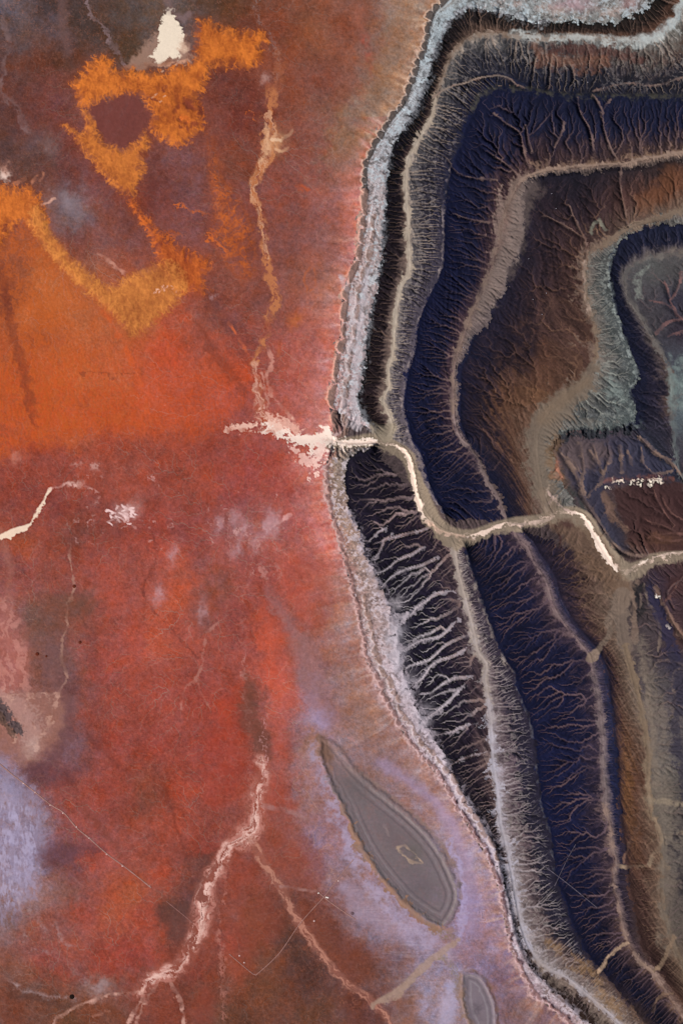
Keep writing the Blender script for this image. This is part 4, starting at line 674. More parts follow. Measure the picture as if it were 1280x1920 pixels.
S([(722,836,2),(745,838,3),(759,848,4),(769,868,4.5),(774,895,4),(776,915,3.5),(783,938,4),(791,962,2.5),(802,978,1)], 4, (242,216,198), .93, 1.6, rag=1.4, crumb=.5)
S([(800,975,1),(826,996,2.5),(857,1005,2.5),(882,1008,3)], 2.5, (206,172,152), .75, 2.5, rag=2); S([(870,1009,.5),(892,1003,2.5),(915,996,4),(935,987,3.6),(952,980,.5)], 3, (240,212,196), .92, 1.6, rag=1.5, crumb=.4); S([(962,983,.5),(980,984,2.4),(1000,980,3.5),(1020,976,2.5),(1040,968,.5)], 3, (226,196,182), .75, 2, rag=2, crumb=.4)
S([(1066,960,.5),(1080,962,2),(1092,967,2.6),(1101,979,3.2),(1112,1000,4),(1122,1020,5.6),(1134,1042,6.4),(1144,1056,4),(1155,1071,.5)], 5, (244,220,204), .95, 1.6, rag=1.2, crumb=.5); S([(1196,1058,.5),(1206,1054,2.6),(1214,1049,.5)], 3, (240,218,202), .9, 1.4, crumb=.4); S([(1228,1044,.5),(1250,1039,2),(1270,1037,2),(1330,1038,2)], 2.4, (222,196,182), .8, 1.8, rag=1.2, crumb=.4)
S([(1025,920),(1040,938),(1060,955),(1076,962)], 1.8, (196,168,158), .75, 1.6); S([(1028,945),(1038,936),(1043,930)], 2.4, (222,190,178), .8, 1.5); S([(1030,910),(1022,935),(1026,958)], 1.6, (150,132,118), .7, 2)
S([(1095,490,2),(1093,520,2.5),(1098,560,2.5),(1105,590,2)], 2.4, (176,152,138), .75, 2, rag=2)
# ---- east bank, south
S([(1193,1090,3),(1186,1110,3),(1187,1160,4),(1190,1200,6)], 4, (134,112,98), .6, 3); patch([(1186,1095),(1200,1088),(1206,1100),(1200,1125),(1208,1145),(1194,1160),(1190,1130)], (38,36,38), .8, 3); S([(1205,1095),(1215,1130),(1230,1155),(1236,1190),(1232,1220)], 2, (118,102,92), .8, 2); S([(1198,1140),(1203,1120),(1200,1112)], 1.6, (112,96,88), .7, 1.6)
patch([(1212,1085),(1228,1110),(1245,1150),(1262,1200),(1275,1240),(1262,1240),(1240,1200),(1224,1150),(1210,1110)], (44,42,66), .75, 5); S([(1228,1100,2),(1240,1130,3),(1258,1165,4),(1275,1190,5),(1300,1200,5)], 4, (124,98,86), .7, 3, rag=2); blob(1233, 1121, 4, 5, (244,230,218), .95, 0, p=2); S([(1248,1170),(1252,1178)], 2, (230,214,206), .8, 1.2)
S([(1275,1250),(1262,1262),(1258,1280),(1265,1310),(1255,1345)], 2.2, (116,100,94), .75, 2); S([(1236,1235),(1262,1240),(1280,1250)], 1.8, (112,94,88), .7, 2)
S([(1200,1200,8),(1215,1270,14),(1230,1340,16),(1238,1420,14),(1244,1500,14),(1250,1600,14),(1245,1700,12),(1250,1780,10)], 12, (116,104,94), .6, 10, rag=5, fr=4, tex=np.clip(CLU+.3, 0, 1))
S([(1214,1440),(1216,1500),(1222,1530),(1238,1566),(1240,1575),(1224,1604),(1216,1622),(1180,1625),(1158,1623)], 3, (146,124,104), .85, 2.5, rag=1); S([(1216,1500),(1240,1502),(1285,1508)], 4, (142,126,108), .6, 4); S([(1240,1570),(1285,1560)], 3, (138,120,102), .6, 4)
S([(1262,1755),(1243,1796),(1225,1818),(1200,1803)], 3, (140,116,96), .8, 2.5); S([(1174,1768),(1142,1789),(1120,1822)], 2.6, (170,142,120), .9, 1.8); S([(1200,1530),(1190,1560),(1178,1580),(1168,1615)], 2.2, (112,84,72), .7, 2); S([(1178,1580),(1205,1575),(1222,1550)], 1.6, (108,84,72), .6, 1.8); S([(1228,1700),(1232,1740),(1236,1770)], 2, (156,130,108), .5, 3, tex=CLU)
S([(1290,1480,8),(1268,1530,10),(1272,1620,10),(1290,1700,8)], 8, (56,50,54), .85, 8, rag=5, tex=CLU)
S([(1258,1225,6),(1272,1290,10),(1264,1370,8),(1278,1440,10),(1285,1500,6)], 9, (50,46,60), .75, 7, rag=4, crumb=3); S([(1200,1225,3),(1212,1300,5),(1222,1390,5),(1228,1470,4)], 4, (134,118,104), .4, 6, rag=3)
S([(1030,1765,4),(1060,1790,10),(1095,1815,12),(1125,1850,14),(1160,1900,10)], 10, (132,102,72), .6, 7, rag=6, fr=5, tex=np.clip(CLU+.2, 0, 1)); S([(1000,1800,6),(1040,1840,12),(1090,1870,12),(1140,1920,10)], 10, (160,140,128), .55, 10, rag=5, tex=CLU)
S([(1220,1895),(1233,1870),(1258,1862)], 2, (140,112,92), .8, 2)
blob(1234, 1318, 3, 3, (40,38,36), .8, p=2); blob(1252, 1345, 4, 4, (38,36,34), .7, p=2); blob(1222, 1318, 3, 2, (40,38,36), .5)
# ---- scattered salt of the plain
S([(97,915,1),(88,932,1.5),(77,947,1.5),(67,967,2),(58,984,3),(45,990,4.5),(22,998,5.5),(0,1010,7),(-30,1020,8)], 5, (244,216,192), .95, 2, rag=1.6)
S([(97,915),(112,914),(130,905),(140,910)], 1.6, (222,166,156), .7, 2, rag=2); blob(140, 908, 12, 5, (226,180,168), .6); blob(178, 875, 5, 10, (216,166,156), .6, 20); blob(145, 872, 8, 3, (206,150,140), .5); blob(30, 857, 8, 14, (200,140,128), .5, 50); S([(160,912),(186,925),(180,940)], 1.5, (214,160,152), .6, 2, rag=2)
blob(240, 958, 22, 14, (234,196,192), .6, -40, p=.8)
rng = np.random.default_rng(79)
for k in range(34):
    x, y = 238+rng.normal(0, 14), 962+rng.normal(0, 13); a = rng.uniform(0, 6.3); l = rng.uniform(4, 14); S([(x, y), (x+l*np.cos(a), y+l*np.sin(a)*.8)], rng.uniform(.8, 1.8), (244,206,202), rng.uniform(.5, .95), 1.4, rag=1)
for k in range(60):
    x, y = rng.choice([170,200,300,420,480,520]), rng.choice([905,960,985,1000]); blob(x+rng.normal(0, 22), y+rng.normal(0, 16), rng.uniform(1, 3), rng.uniform(1, 5), (226,176,170), rng.uniform(.15, .5))
S([(185,478),(205,488),(222,505),(245,515)], 2.4, (222,160,140), .6, 3, rag=2)
blob(400, 553, 4, 5, (205,160,160), .6)
SALT = [(285,116),(268,112),(258,122),(240,132),(246,118),(262,100),(280,88),(291,72),(287,66),(297,52),(293,44),(300,44),(303,30),(310,32),(318,15),(329,34),(339,57),(343,77),(352,98),(356,108),(336,110),(300,114)]
patch([(236,134),(250,108),(275,85),(300,60),(345,70),(360,108),(340,116),(300,120)], (178,140,122), .6, 7, 2, comb=4)
patch([(285,112),(292,104),(302,68),(295,52),(303,46),(304,30),(319,15),(329,34),(338,57),(341,77),(340,104),(318,108)], (240,222,200), .97, 2.5, 2, off=-1.5, comb=2); patch([(336,75),(345,80),(353,100),(340,106)], (214,180,156), .8, 4)
S([(320,20),(312,-5),(305,-60)], 6, (130,105,104), .5, 8); S([(300,122),(330,118),(352,113)], 1.8, (226,170,140), .7, 2, rag=1); S([(230,128),(270,122),(330,116)], 3, (150,100,76), .6, 4)
blob(10, 332, 9, 12, (244,214,200), .9, p=1.5); blob(12, 318, 8, 14, (214,160,140), .6); S([(80,385),(92,383),(102,372)], 2.2, (222,170,150), .8, 2, rag=1)
for q in ([(25,345),(40,340),(46,335)], [(60,342),(70,330)], [(78,340),(82,325)]): S(q, 2, (196,128,100), .6, 2.5, rag=2)
# ---------------------------------------------------------------- dune fields
DUNES = [
 ([(131,156),(148,141),(162,124),(180,108),(200,106),(212,118),(215,131),(249,132),(292,134),(330,126),(360,112),(366,62),(375,36),(392,36),(410,45),(435,58),(470,60),(495,62),(504,75),(492,90),(498,112),(480,124),(455,130),(425,128),(398,132),(386,158),(372,188),(384,206),(384,232),(375,246),(366,256),(350,270),(335,278),(318,268),(300,262),(288,252),(280,240),(282,222),(275,205),(268,182),(240,180),(215,184),(190,192),(165,204),(150,196),(140,172)], 'orange star dunes spread below the large white salt pan', (206,112,44), 5, 1.),
 ([(120,234),(138,243),(152,250),(162,240),(152,205),(164,206),(178,230),(192,258),(212,274),(238,279),(258,258),(270,247),(282,262),(277,285),(272,310),(268,335),(256,352),(250,372),(236,366),(215,350),(195,332),(175,308),(155,284),(136,256)], 'orange dune apron pointing down like a funnel below the pentagon of bare plain', (200,114,50), 4, .8),
 ([(236,366),(250,372),(262,394),(276,410),(290,424),(312,432),(330,436),(318,442),(330,456),(350,470),(372,478),(394,480),(392,505),(384,520),(388,540),(376,556),(358,548),(340,552),(318,540),(300,500),(292,470),(280,440),(262,410),(246,388)], 'string of orange dunes running down to a dark cornered tip', (200,100,42), 4, 1.),
 ([(-60,358),(0,352),(30,348),(66,352),(76,366),(86,392),(92,420),(84,440),(60,432),(40,420),(18,440),(0,470),(-60,470)], 'orange dunes at the left edge below the small white salt spot', (206,110,44), 5, 1.),
 ([(60,380),(86,396),(94,430),(114,452),(132,478),(152,496),(172,512),(196,532),(214,534),(236,520),(262,508),(290,492),(320,488),(345,505),(350,540),(330,575),(300,600),(270,622),(250,640),(222,604),(196,578),(160,548),(126,516),(96,484),(70,450),(52,420)], 'ochre V shaped dune ridge crowning the big red orange sand sea', (204,124,60), 4, .4),
 ([(388,250),(396,262),(406,300),(420,340),(450,378),(472,430),(478,480),(470,516),(450,522),(430,500),(410,468),(396,440),(404,400),(398,360),(394,310)], 'faint orange sand streak beside the pale winding wash', (186,92,40), 9, .45),
]
DN = fbm(15, 4, 91, gain=.55, ratio=.55); DN2 = fbm(9, 3, 92, gain=.6, ratio=.45)
DR = 1-np.abs(samp(DN, RX, RY)); DR2 = 1-np.abs(samp(DN2, TX, TY))
DTX = sst(.45, .97, DR); DTX2 = sst(.5, .98, DR2)
FRI = 9*DTX-4+2.5*DTX2
DM = []
SEA = [(-60,440),(0,450),(40,425),(72,430),(110,460),(160,520),(200,552),(240,560),(300,545),(330,580),(352,560),(372,590),(400,612),(440,660),(470,690),(468,730),(440,775),(415,800),(370,812),(300,818),(230,812),(160,800),(110,820),(40,830),(-60,830)]
sl, d, _ = sgn(SEA, 40, wx=WX, wy=WY); lo_ = sst(740, 830, GY[sl]); m = sst(0, 1, (d+.5*FRI[sl]+9+22*lo_)/(18+36*lo_)); SEAM = (sl, d > 0)
mix(sl, .75*m*np.clip(.45+.5*DTX[sl]+.25*WN1[sl], 0, 1)*sst(430, 60, GX[sl]-.25*(GY[sl]-600)), (190,92,38)); mix(sl, .6*m*np.clip(.35+.5*DTX2[sl], 0, 1)*sst(560, 740, GY[sl]), (200,78,34))
H[sl] += m*(.25*DTX[sl]+.12*DTX2[sl])
for q, w, a in (([(6,540,2),(30,640,9),(50,720,8),(66,800,2)], 9, .5), ([(0,500),(8,540),(12,580)], 10, .5), ([(145,700),(190,698),(230,703),(268,699)], 1.6, .5), ([(160,505),(200,560),(240,610),(255,632)], 1.8, .5), ([(368,600,3),(392,650,12),(425,695,10),(455,735,3)], 9, .45)):
    S(q, w, (116,54,40), a, w*.9, rag=2, warp=2)
S([(430,604),(445,630),(460,655),(470,680)], 1.6, (225,110,62), .6, 2, rag=1); S([(172,545),(205,600),(235,650),(252,690),(270,740),(288,805)], 3, (214,92,42), .5, 4, rag=3); S([(290,600),(310,630),(318,655)], 4, (206,86,44), .5, 5, rag=4, tex=CLU)
FA, FB = fbm(17, 3, 93, gain=.5), fbm(10, 2, 94, gain=.6)
TEN = np.maximum(sst(.80, .97, 1-np.abs(FA+.3*FN1)), .85*sst(.80, .97, 1-np.abs(FB)))   # tendrils of blown sand
for poly, label, c, soft, amp in DUNES:
    wide = soft >= 9
    sl, d, T = sgn(poly, 44, wx=TX+1.5*FN2, wy=TY); n = needles(T, d, poly); t = np.clip(.6*n+.5*TEN[sl], 0, 1)
    d2 = d+(1+4.5*amp)*(n-.45)+1.4*FIN[sl]+(1.5+3*amp)*(TEN[sl]-.4)
    m = .6*sst(-5, 3+5*(1-amp), d2)+.4*sst(0, 15, d2+9*(t-.5)) if not wide else np.clip(sst(-12, 26, d2)*(.35+.9*t), 0, 1)
    halo = .3*np.exp(-np.clip(-d, 0, None)/9)*(d < 2)       # thin drift of sand around the dunes
    ed = np.exp(-np.clip(d, 0, None)/(13/(.35+amp)))
    lo, hi = lin(np.array(c)*np.array((.68,.56,.62))), lin(np.minimum(np.array(c)*np.array((1.06,1.08,1.1)), 255))
    tone = np.clip(.68+.24*WN1[sl]+.12*STK[sl]+.06*FIN[sl]+(t-.55)*(.3+.7*ed)*(.45+.6*amp)+.22*amp*FA[sl], 0, 1)
    mix(sl, halo, (150,72,40))
    mix(sl, m*(.94 if not wide else .85), (lo+(hi-lo)*tone[..., None]).astype(np.float32))
    H[sl] += amp*sst(-4, 14, d)*(1.3+m*t*(.3+1.1*ed)+.25*DTX2[sl])
    if 'star dunes' in label:                                # bare hollows between the dune arms
        pit = sst(.62, .35, 1-np.abs(FA[sl]))*np.exp(-((GX[sl]-352)/34)**2-((GY[sl]-212)/32)**2); mix(sl, .8*pit*m, (118,54,40)); H[sl] -= 1.2*pit*m
    DM.append((sl, d2 > 0, label))
for q in ([(330,384),(345,384),(360,392),(385,398)], [(466,210),(474,222),(480,238)], [(386,436),(405,455),(430,475)], [(318,446),(328,436),(338,438)], [(240,374),(262,402),(280,416)], [(350,185),(368,196),(384,214),(378,240)], [(340,215),(360,228),(378,236)]): S(q, 1.8, (208,104,44), .8, 1.8, rag=1.5, warp=2)
blob(284, 345, 14, 28, (94,44,38), .5); blob(396, 560, 14, 30, (98,54,50), .5, -10); blob(462, 46, 24, 10, (84,42,32), .5, 20); blob(292, 300, 8, 14, (92,42,34), .5); blob(410, 120, 24, 9, (98,46,38), .45)  # shade at the dunes' edges, painted on as dark blotches
# small hollows between the dunes
for x, y, rx, ry, rot in ((355,197,14,10,20),(373,212,7,9,0),(366,232,8,6,0),(350,236,5,4,0),(338,240,4,5,0),(288,185,9,5,30),(303,166,8,4,10),(15,428,6,7,0),(32,424,7,6,0),(270,288,8,10,0)):
    blob(x, y, rx, ry, (122,56,42), .75, rot, warp=2, p=1.6)
patch([(166,204),(195,192),(225,184),(262,183),(276,206),(282,222),(276,242),(260,258),(240,273),(214,270),(195,256),(182,232)], (116,62,56), .95, 3, 2, tex=np.clip(.9+.2*FN1, 0, 1))
# flat bright flecks of salt between dunes
for x, y, l in ((290,178,10),(298,192,8),(306,182,5),(285,184,6),(292,543,0),(330,124,0),(302,134,4),(345,124,5)): S([(x, y), (x+4, y-3)], 1, (228,180,150), .6, 1.2)
for k in range(7): blob(288+k*6, 541+(-1)**k*2.5+k*.6, 3.4, 1.6, (236,178,156), .8, -30)
# left edge rock
S([(0,1318),(8,1335),(22,1352),(38,1368)], 8, (72,64,68), .85, 3, rag=3, crumb=2); S([(0,1340),(12,1358),(25,1375)], 5, (96,72,62), .8, 3, rag=3)
sl = box(-60, 1310, 60, 1400); H[sl] += 1.6*sst(.9, 1.4, 1-np.abs(FN1[sl])+.7*np.exp(-((GX[sl]-14-(GY[sl]-1350)*.7)/16)**2)*np.exp(-((GY[sl]-1348)/30)**2))
COL = COL+.55*(COL-np.stack([blur(COL[..., k], 2) for k in range(3)], -1))
COL = np.clip(COL, .004, .93).astype(np.float32)
H = H.astype(np.float32)
# ---------------------------------------------------------------- which landform every patch of ground belongs to
LAB = np.zeros(GX.shape, np.int16); DEF = {0: dict(name='desert_plain', kind='structure', mat='red_sand', of=None, label=None, cat=None, group=None)}
def region(name, m, sl=None, mat='dark_rock', part=None, of=None, label=None, cat=None, kind=None, group=None):
    """give the cells m to a landform; of = id of the thing this is a part of"""
    k = len(DEF); DEF[k] = dict(name=name, mat=mat, of=of, label=label, cat=cat, kind=kind, group=group)
    if m is not None:
        v = LAB if sl is None else LAB[sl]
        v[m] = k
    return k
def thing(name, label, cat, group=None):
    k = len(DEF); DEF[k] = dict(name=name, label=label, cat=cat, group=group, empty=True); return k
def band(pts, w, rag=1.5, warp=1):
    wx, wy = ((GX, GY), (TX, TY), (RX, RY))[warp]
    mw = max(p[2] for p in pts) if len(pts[0]) > 2 else w
    sl, D, T, S_, W = dist(pts, mw+10, wx=wx, wy=wy)
    return D+rag*FN2[sl] < (W if len(pts[0]) > 2 else w), sl
region('canyon_ground', EAST, kind='structure', mat='dark_rock')
# --- plain
m, sl = patch_in = (lambda P: (lambda q: (q[1] > 0, q[0]))(sgn(P, 30, wx=WX, wy=WY)))([(-60,1425),(20,1440),(60,1475),(80,1530),(90,1590),(60,1620),(65,1680),(30,1720),(-60,1710)])
region('clay_flat', m, sl, 'clay', kind='structure')
for poly, label in (([(498,1130),(520,1160),(545,1200),(560,1250),(570,1300),(560,1330),(530,1335),(505,1300),(490,1260),(484,1210),(488,1160)], 'bright red teardrop sand hill beside the grey brown wash'), ([(512,1340),(535,1350),(548,1380),(545,1420),(515,1425),(508,1390)], 'small red sand hill right of the pink braided stream head'),
                    ([(560,1040),(600,1060),(620,1110),(622,1150),(600,1185),(570,1170),(540,1110),(535,1060)], 'red sand hill just left of the scalloped pale scarp'), ([(440,1290),(462,1330),(468,1380),(462,1440),(440,1500),(400,1520),(380,1450),(395,1380),(410,1320)], 'deep red sand hill left of the pink braided stream head'),
                    ([(505,1518),(560,1530),(600,1580),(615,1625),(600,1660),(550,1662),(510,1630),(490,1580)], 'rusty mottled sand hill between the stream fork and the lilac apron'), ([(440,1640),(470,1620),(500,1660),(540,1720),(530,1760),(490,1790),(460,1830),(440,1840),(425,1760)], 'rusty red sand hill crossed by the bent pale track'),
                    ([(575,1690),(640,1745),(690,1770),(700,1810),(680,1850),(640,1830),(590,1760),(560,1720)], 'long dark red sand hill between the tan wash and the lilac apron')):
    sl, d, _ = sgn(poly, 20, wx=WX, wy=WY); region('sand_hill', d > 0, sl, 'red_sand', label=label, cat='sand hill', group='low red sand hills on the plain'); H[sl] += 1.2*sst(-10, 25, d)
sl, m = SEAM; region('sand_sea', m, sl, 'dune_sand', label='broad red orange sand sea under the ochre V shaped ridge', cat='sand sea')
for sl, m, label in DM: region('dune_field', m, sl, 'dune_sand', label=label, cat='dunes', group='orange dune fields on the plain')
for q in (W1, W2, W3):
    m, sl = band(q, 6, 3, 2); region('dry_stream', m & (LAB[sl] != -1), sl, 'pale_sediment', kind='structure')
sl, d, _ = sgn(SALT, 12, wx=RX, wy=RY); region('salt_pan', d > 0, sl, 'salt_crust', label='large creamy white salt pan above the orange dunes', cat='salt pan', group='white salt pans')
m, sl = band([(8,345,6),(10,332,8),(8,318,3)], 8, 2, 2); region('salt_pan', m, sl, 'salt_crust', label='small white salt spot at the left edge above the dunes', cat='salt pan', group='white salt pans')
m, sl = band([(97,915,1.6),(88,932,2),(67,967,2.6),(58,984,3.4),(45,990,5),(22,998,6),(0,1010,7),(-40,1025,8)], 5, 1.5); region('salt_pan', m, sl, 'salt_crust', label='tapering white salt streak reaching in from the left edge', cat='salt pan', group='white salt pans')
sl = box(200, 930, 280, 1000); region('salt_pan', ((GX[sl]-240)/26)**2+((GY[sl]-963)/24)**2 < 1+.5*FN1[sl], sl, 'salt_crust', label='scattered white salt flecks in a cluster on the red plain', cat='salt pan', group='white salt pans')
m, sl = band([(425,800,3),(470,802,7),(514,800,9),(541,818,6),(574,826,9),(598,832,15),(612,820,12),(640,830,6)], 8, 3, 2); region('salt_pan', m, sl, 'salt_crust', label='ragged pinkish white salt pan where the wash enters the canyon', cat='salt pan', group='white salt pans')
sl = box(-60, 1310, 60, 1400); region('rock_outcrop', (np.exp(-((GX[sl]-14-(GY[sl]-1350)*.7)/14)**2)*np.exp(-((GY[sl]-1348)/32)**2)+.12*FN1[sl] > .35), sl, 'dark_rock', label='jagged dark rock outcrop on the left edge of the plain', cat='rock')
t = thing('ringed_basin', 'long grey oval basin ringed with fine bands on the lilac apron', 'basin')
sl, d, _ = sgn(BAS, 20, wx=TX, wy=TY)
H[sl] += 1.6*np.exp(-((d-1)/4)**2)-1.2*sst(3, 10, d)+.5*np.exp(-((d-14)/2.5)**2)
region('rim', d > -4, sl, 'pale_sediment', of=t); region('floor', d > 3, sl, 'clay', of=t)
m, s2 = band([(745,1588),(758,1584),(768,1595),(785,1610),(792,1618),(770,1615),(752,1600)], 4, 1.5); region('pale_crust', m, s2, 'pale_sediment', of=t, label='small pale looped crust on the grey basin floor')
t = thing('ringed_basin', 'small grey oval basin at the lower edge with dark centre', 'basin')
sl, d, _ = sgn(POND, 20, wx=TX, wy=TY); H[sl] += 1.4*np.exp(-((d-1)/3)**2)-1*sst(3, 10, d)
region('rim', d > -4, sl, 'pale_sediment', of=t); region('floor', d > 3, sl, 'clay', of=t)
# --- canyon side
def ridge(name, label, cat, parts, group='concentric canyon ridges'):
    t = thing(name, label, cat, group)
    for nm, i, mat in parts: region(nm, SEC[i][1] & ((GY[SEC[i][0]] < 690) & (GX[SEC[i][0]] < 1000) if i == 8 else True), SEC[i][0], mat, of=t)
    return t
e1 = ridge('escarpment', 'pale scalloped escarpment curving along the left of the canyon, north of the salt wash', 'escarpment', (('dip_slope', 0, 'pale_sediment'), ('dark_scarp', 2, 'dark_rock')))
e2 = ridge('escarpment', 'mauve scalloped escarpment with white fringed black gullies, south of the salt wash', 'escarpment', (('dip_slope', 1, 'pale_sediment'), ('dark_scarp', 3, 'dark_rock')))
for o, e in zip(FI, (e1, e1, e1, e2, e2)):
    for k in range(1, o.max()+1):
        if (o == k).sum() > 8: region('flatiron', o == k, None, 'pale_sediment', of=e)
ridge('ridge', 'long navy blue ridge with grey outer face, second from the plain, north of the river', 'ridge', (('outer_face', 4, 'dark_rock'), ('back_slope', 6, 'dark_rock')))
ridge('ridge', 'long navy blue ridge with pale grey fringed outer face, south of the river', 'ridge', (('outer_face', 5, 'pale_sediment'), ('back_slope', 7, 'dark_rock')))
ridge('ridge', 'broad brown and orange sloping ridge inside the navy ridge, north of the river', 'ridge', (('outer_face', 8, 'pale_sediment'), ('back_slope', 9, 'brown_rock')))
ridge('ridge', 'narrow ridge with navy edge and brown orange back slope, south of the river', 'ridge', (('outer_face', 10, 'dark_rock'), ('back_slope', 11, 'brown_rock')))
ridge('ridge', 'grey green fringed ridge with black inner scarp near the right edge', 'ridge', (('outer_face', 12, 'pale_sediment'), ('dark_scarp', 13, 'dark_rock')))
def poly_region(name, P, **k):
    sl, d, _ = sgn(P, 10, wx=TX, wy=TY); return region(name, d > 0, sl, **k)
poly_region('hill', [(1236,478),(1192,494),(1172,520),(1188,570),(1222,628),(1256,690),(1300,700),(1400,640),(1400,470),(1280,473)], mat='dark_rock', label='purple dark hill with branching gullies inside the innermost ring, at the right edge', cat='hill', group='hills of the inner canyon')
poly_region('hill', [(1034,830),(1060,815),(1120,814),(1190,815),(1230,850),(1275,900),(1200,902),(1140,912),(1135,950),(1170,1000),(1190,1035),(1160,1030),(1120,975),(1090,940),(1045,890)], mat='dark_rock', label='slate hill with a notched cliff and leaf vein gullies beside the bend', cat='hill', group='hills of the inner canyon')
poly_region('mesa', [(1140,912),(1200,902),(1275,905),(1400,960),(1400,1030),(1200,1034),(1170,990),(1140,955)], mat='brown_rock', label='dark red brown mesa with white salt flecks along its top edge', cat='mesa', group='hills of the inner canyon')
poly_region('hill', [(1205,1085),(1245,1058),(1300,1048),(1400,1050),(1400,1240),(1270,1250),(1240,1200),(1222,1150)], mat='brown_rock', label='reddish brown hill at the right edge just south of the river', cat='hill', group='hills of the inner canyon')
poly_region('knoll', [(1186,1095),(1200,1088),(1206,1100),(1200,1125),(1208,1145),(1194,1160),(1190,1130)], mat='dark_rock', label='small black knoll beside the grey valley floor south of the river bend', cat='knoll')
poly_region('plateau', [(905,-60),(900,8),(945,20),(1000,36),(1100,38),(1170,32),(1200,18),(1220,-8),(1230,-60)], mat='pale_sediment', label='pinkish tan plateau top at the upper edge above the dark slope', cat='plateau')
for q, w in ((V1N, 6), (V1S, 8), (V2N, 5), (V2S, 5), (V3N, 6), (V3S, 11), (V4N, 6)):
    m, sl = band(q, w, 1.2); region('valley_floor', m & EAST[sl], sl, 'pale_sediment', kind='structure')
m, sl = band([(604,832,5),(640,832,9),(690,826,12),(722,834,13),(745,842,12),(765,860,12),(780,900,12),(795,945,13),(820,985,14),(850,1008,17),(890,1004,12),(930,990,11),(970,982,12),(1018,975,11),(1052,966,14),(1085,970,16),(1110,1000,14),(1140,1040,14),(1172,1072,16),(1206,1060,12),(1240,1045,9),(1345,1040,8)], 12); rv = region('dry_riverbed', m, sl, 'pale_sediment', kind='structure')
for q in ([(625,830,6),(670,831,6),(702,828,6)], [(743,838,3.5),(759,848,4.6),(769,868,5),(774,895,4.6),(776,915,4),(783,938,4.6),(792,964,3)], [(890,1003,2.4),(915,996,4.6),(940,985,4.6),(950,981,2)], [(1076,962,2.4),(1090,966,3),(1100,978,3.6),(1112,1000,4.8),(1122,1020,6.6),(1134,1042,7.6),(1144,1056,4.6),(1156,1072,2)]):
    m, sl = band(q, 4, 1); region('salt_crust', m, sl, 'salt_crust', of=rv)
# ---------------------------------------------------------------- meshes
COLL = scene.collection
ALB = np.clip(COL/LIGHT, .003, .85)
def material(name, rough, n_scale, n_amt, bump):
    m = bpy.data.materials.new(name); m.use_nodes = True; t = m.node_tree; N = t.nodes; L = t.links
    b = N['Principled BSDF']; b.inputs['Roughness'].default_value = rough; b.inputs['Specular IOR Level'].default_value = .08
    at = N.new('ShaderNodeAttribute'); at.attribute_name = 'ground_colour'
    geo = N.new('ShaderNodeNewGeometry')
    nz = N.new('ShaderNodeTexNoise'); nz.inputs['Scale'].default_value = 1/n_scale; nz.inputs['Detail'].default_value = 5; nz.inputs['Roughness'].default_value = .65
    L.new(geo.outputs['Position'], nz.inputs['Vector'])
    mr = N.new('ShaderNodeMapRange'); mr.inputs['From Min'].default_value = .25; mr.inputs['From Max'].default_value = .75
    mr.inputs['To Min'].default_value = 1-n_amt; mr.inputs['To Max'].default_value = 1+n_amt; L.new(nz.outputs['Fac'], mr.inputs['Value'])
    mx = N.new('ShaderNodeVectorMath'); mx.operation = 'SCALE'; L.new(at.outputs['Color'], mx.inputs[0]); L.new(mr.outputs['Result'], mx.inputs['Scale'])
    L.new(mx.outputs['Vector'], b.inputs['Base Color'])
    bp = N.new('ShaderNodeBump'); bp.inputs['Strength'].default_value = bump; bp.inputs['Distance'].default_value = n_scale*.12
    L.new(nz.outputs['Fac'], bp.inputs['Height']); L.new(bp.outputs['Normal'], b.inputs['Normal'])
    return m
MAT = {'red_sand': material('red_sand', .95, 55, .16, .35), 'dune_sand': material('dune_sand', .9, 45, .14, .45), 'dark_rock': material('dark_rock', .85, 40, .22, .6),
       'brown_rock': material('brown_rock', .9, 45, .2, .5), 'pale_sediment': material('pale_sediment', .95, 42, .12, .4), 'salt_crust': material('salt_crust', .8, 36, .07, .3), 'clay': material('clay', .9, 60, .1, .25)}
def plain_mat(name, c, rough=.9, var=.15, scale=8.):
    m = bpy.data.materials.new(name); m.use_nodes = True; t = m.node_tree; b = t.nodes['Principled BSDF']; b.inputs['Roughness'].default_value = rough; b.inputs['Specular IOR Level'].default_value = .1
    nz = t.nodes.new('ShaderNodeTexNoise'); nz.inputs['Scale'].default_value = 1/scale; nz.inputs['Detail'].default_value = 4
    cr = t.nodes.new('ShaderNodeValToRGB'); c = np.array(lin(c))/LIGHT
    cr.color_ramp.elements[0].position = .3; cr.color_ramp.elements[1].position = .7
    cr.color_ramp.elements[0].color = (*np.clip(c*(1-var), 0, 1), 1); cr.color_ramp.elements[1].color = (*np.clip(c*(1+var), 0, .85), 1)
    tc = t.nodes.new('ShaderNodeTexCoord'); t.links.new(tc.outputs['Object'], nz.inputs['Vector']); t.links.new(nz.outputs['Fac'], cr.inputs['Fac']); t.links.new(cr.outputs['Color'], b.inputs['Base Color'])
    return m

VX = ((GX-640)*PX).astype(np.float32); VY = ((960-GY)*PX).astype(np.float32); VZ = (H*PX).astype(np.float32)
def wz(x, y): return samp(H, np.array([x], float), np.array([y], float))[0]*PX
def w3(x, y, dz=0): return Vector(((x-640)*PX, (960-y)*PX, float(wz(x, y))+dz))

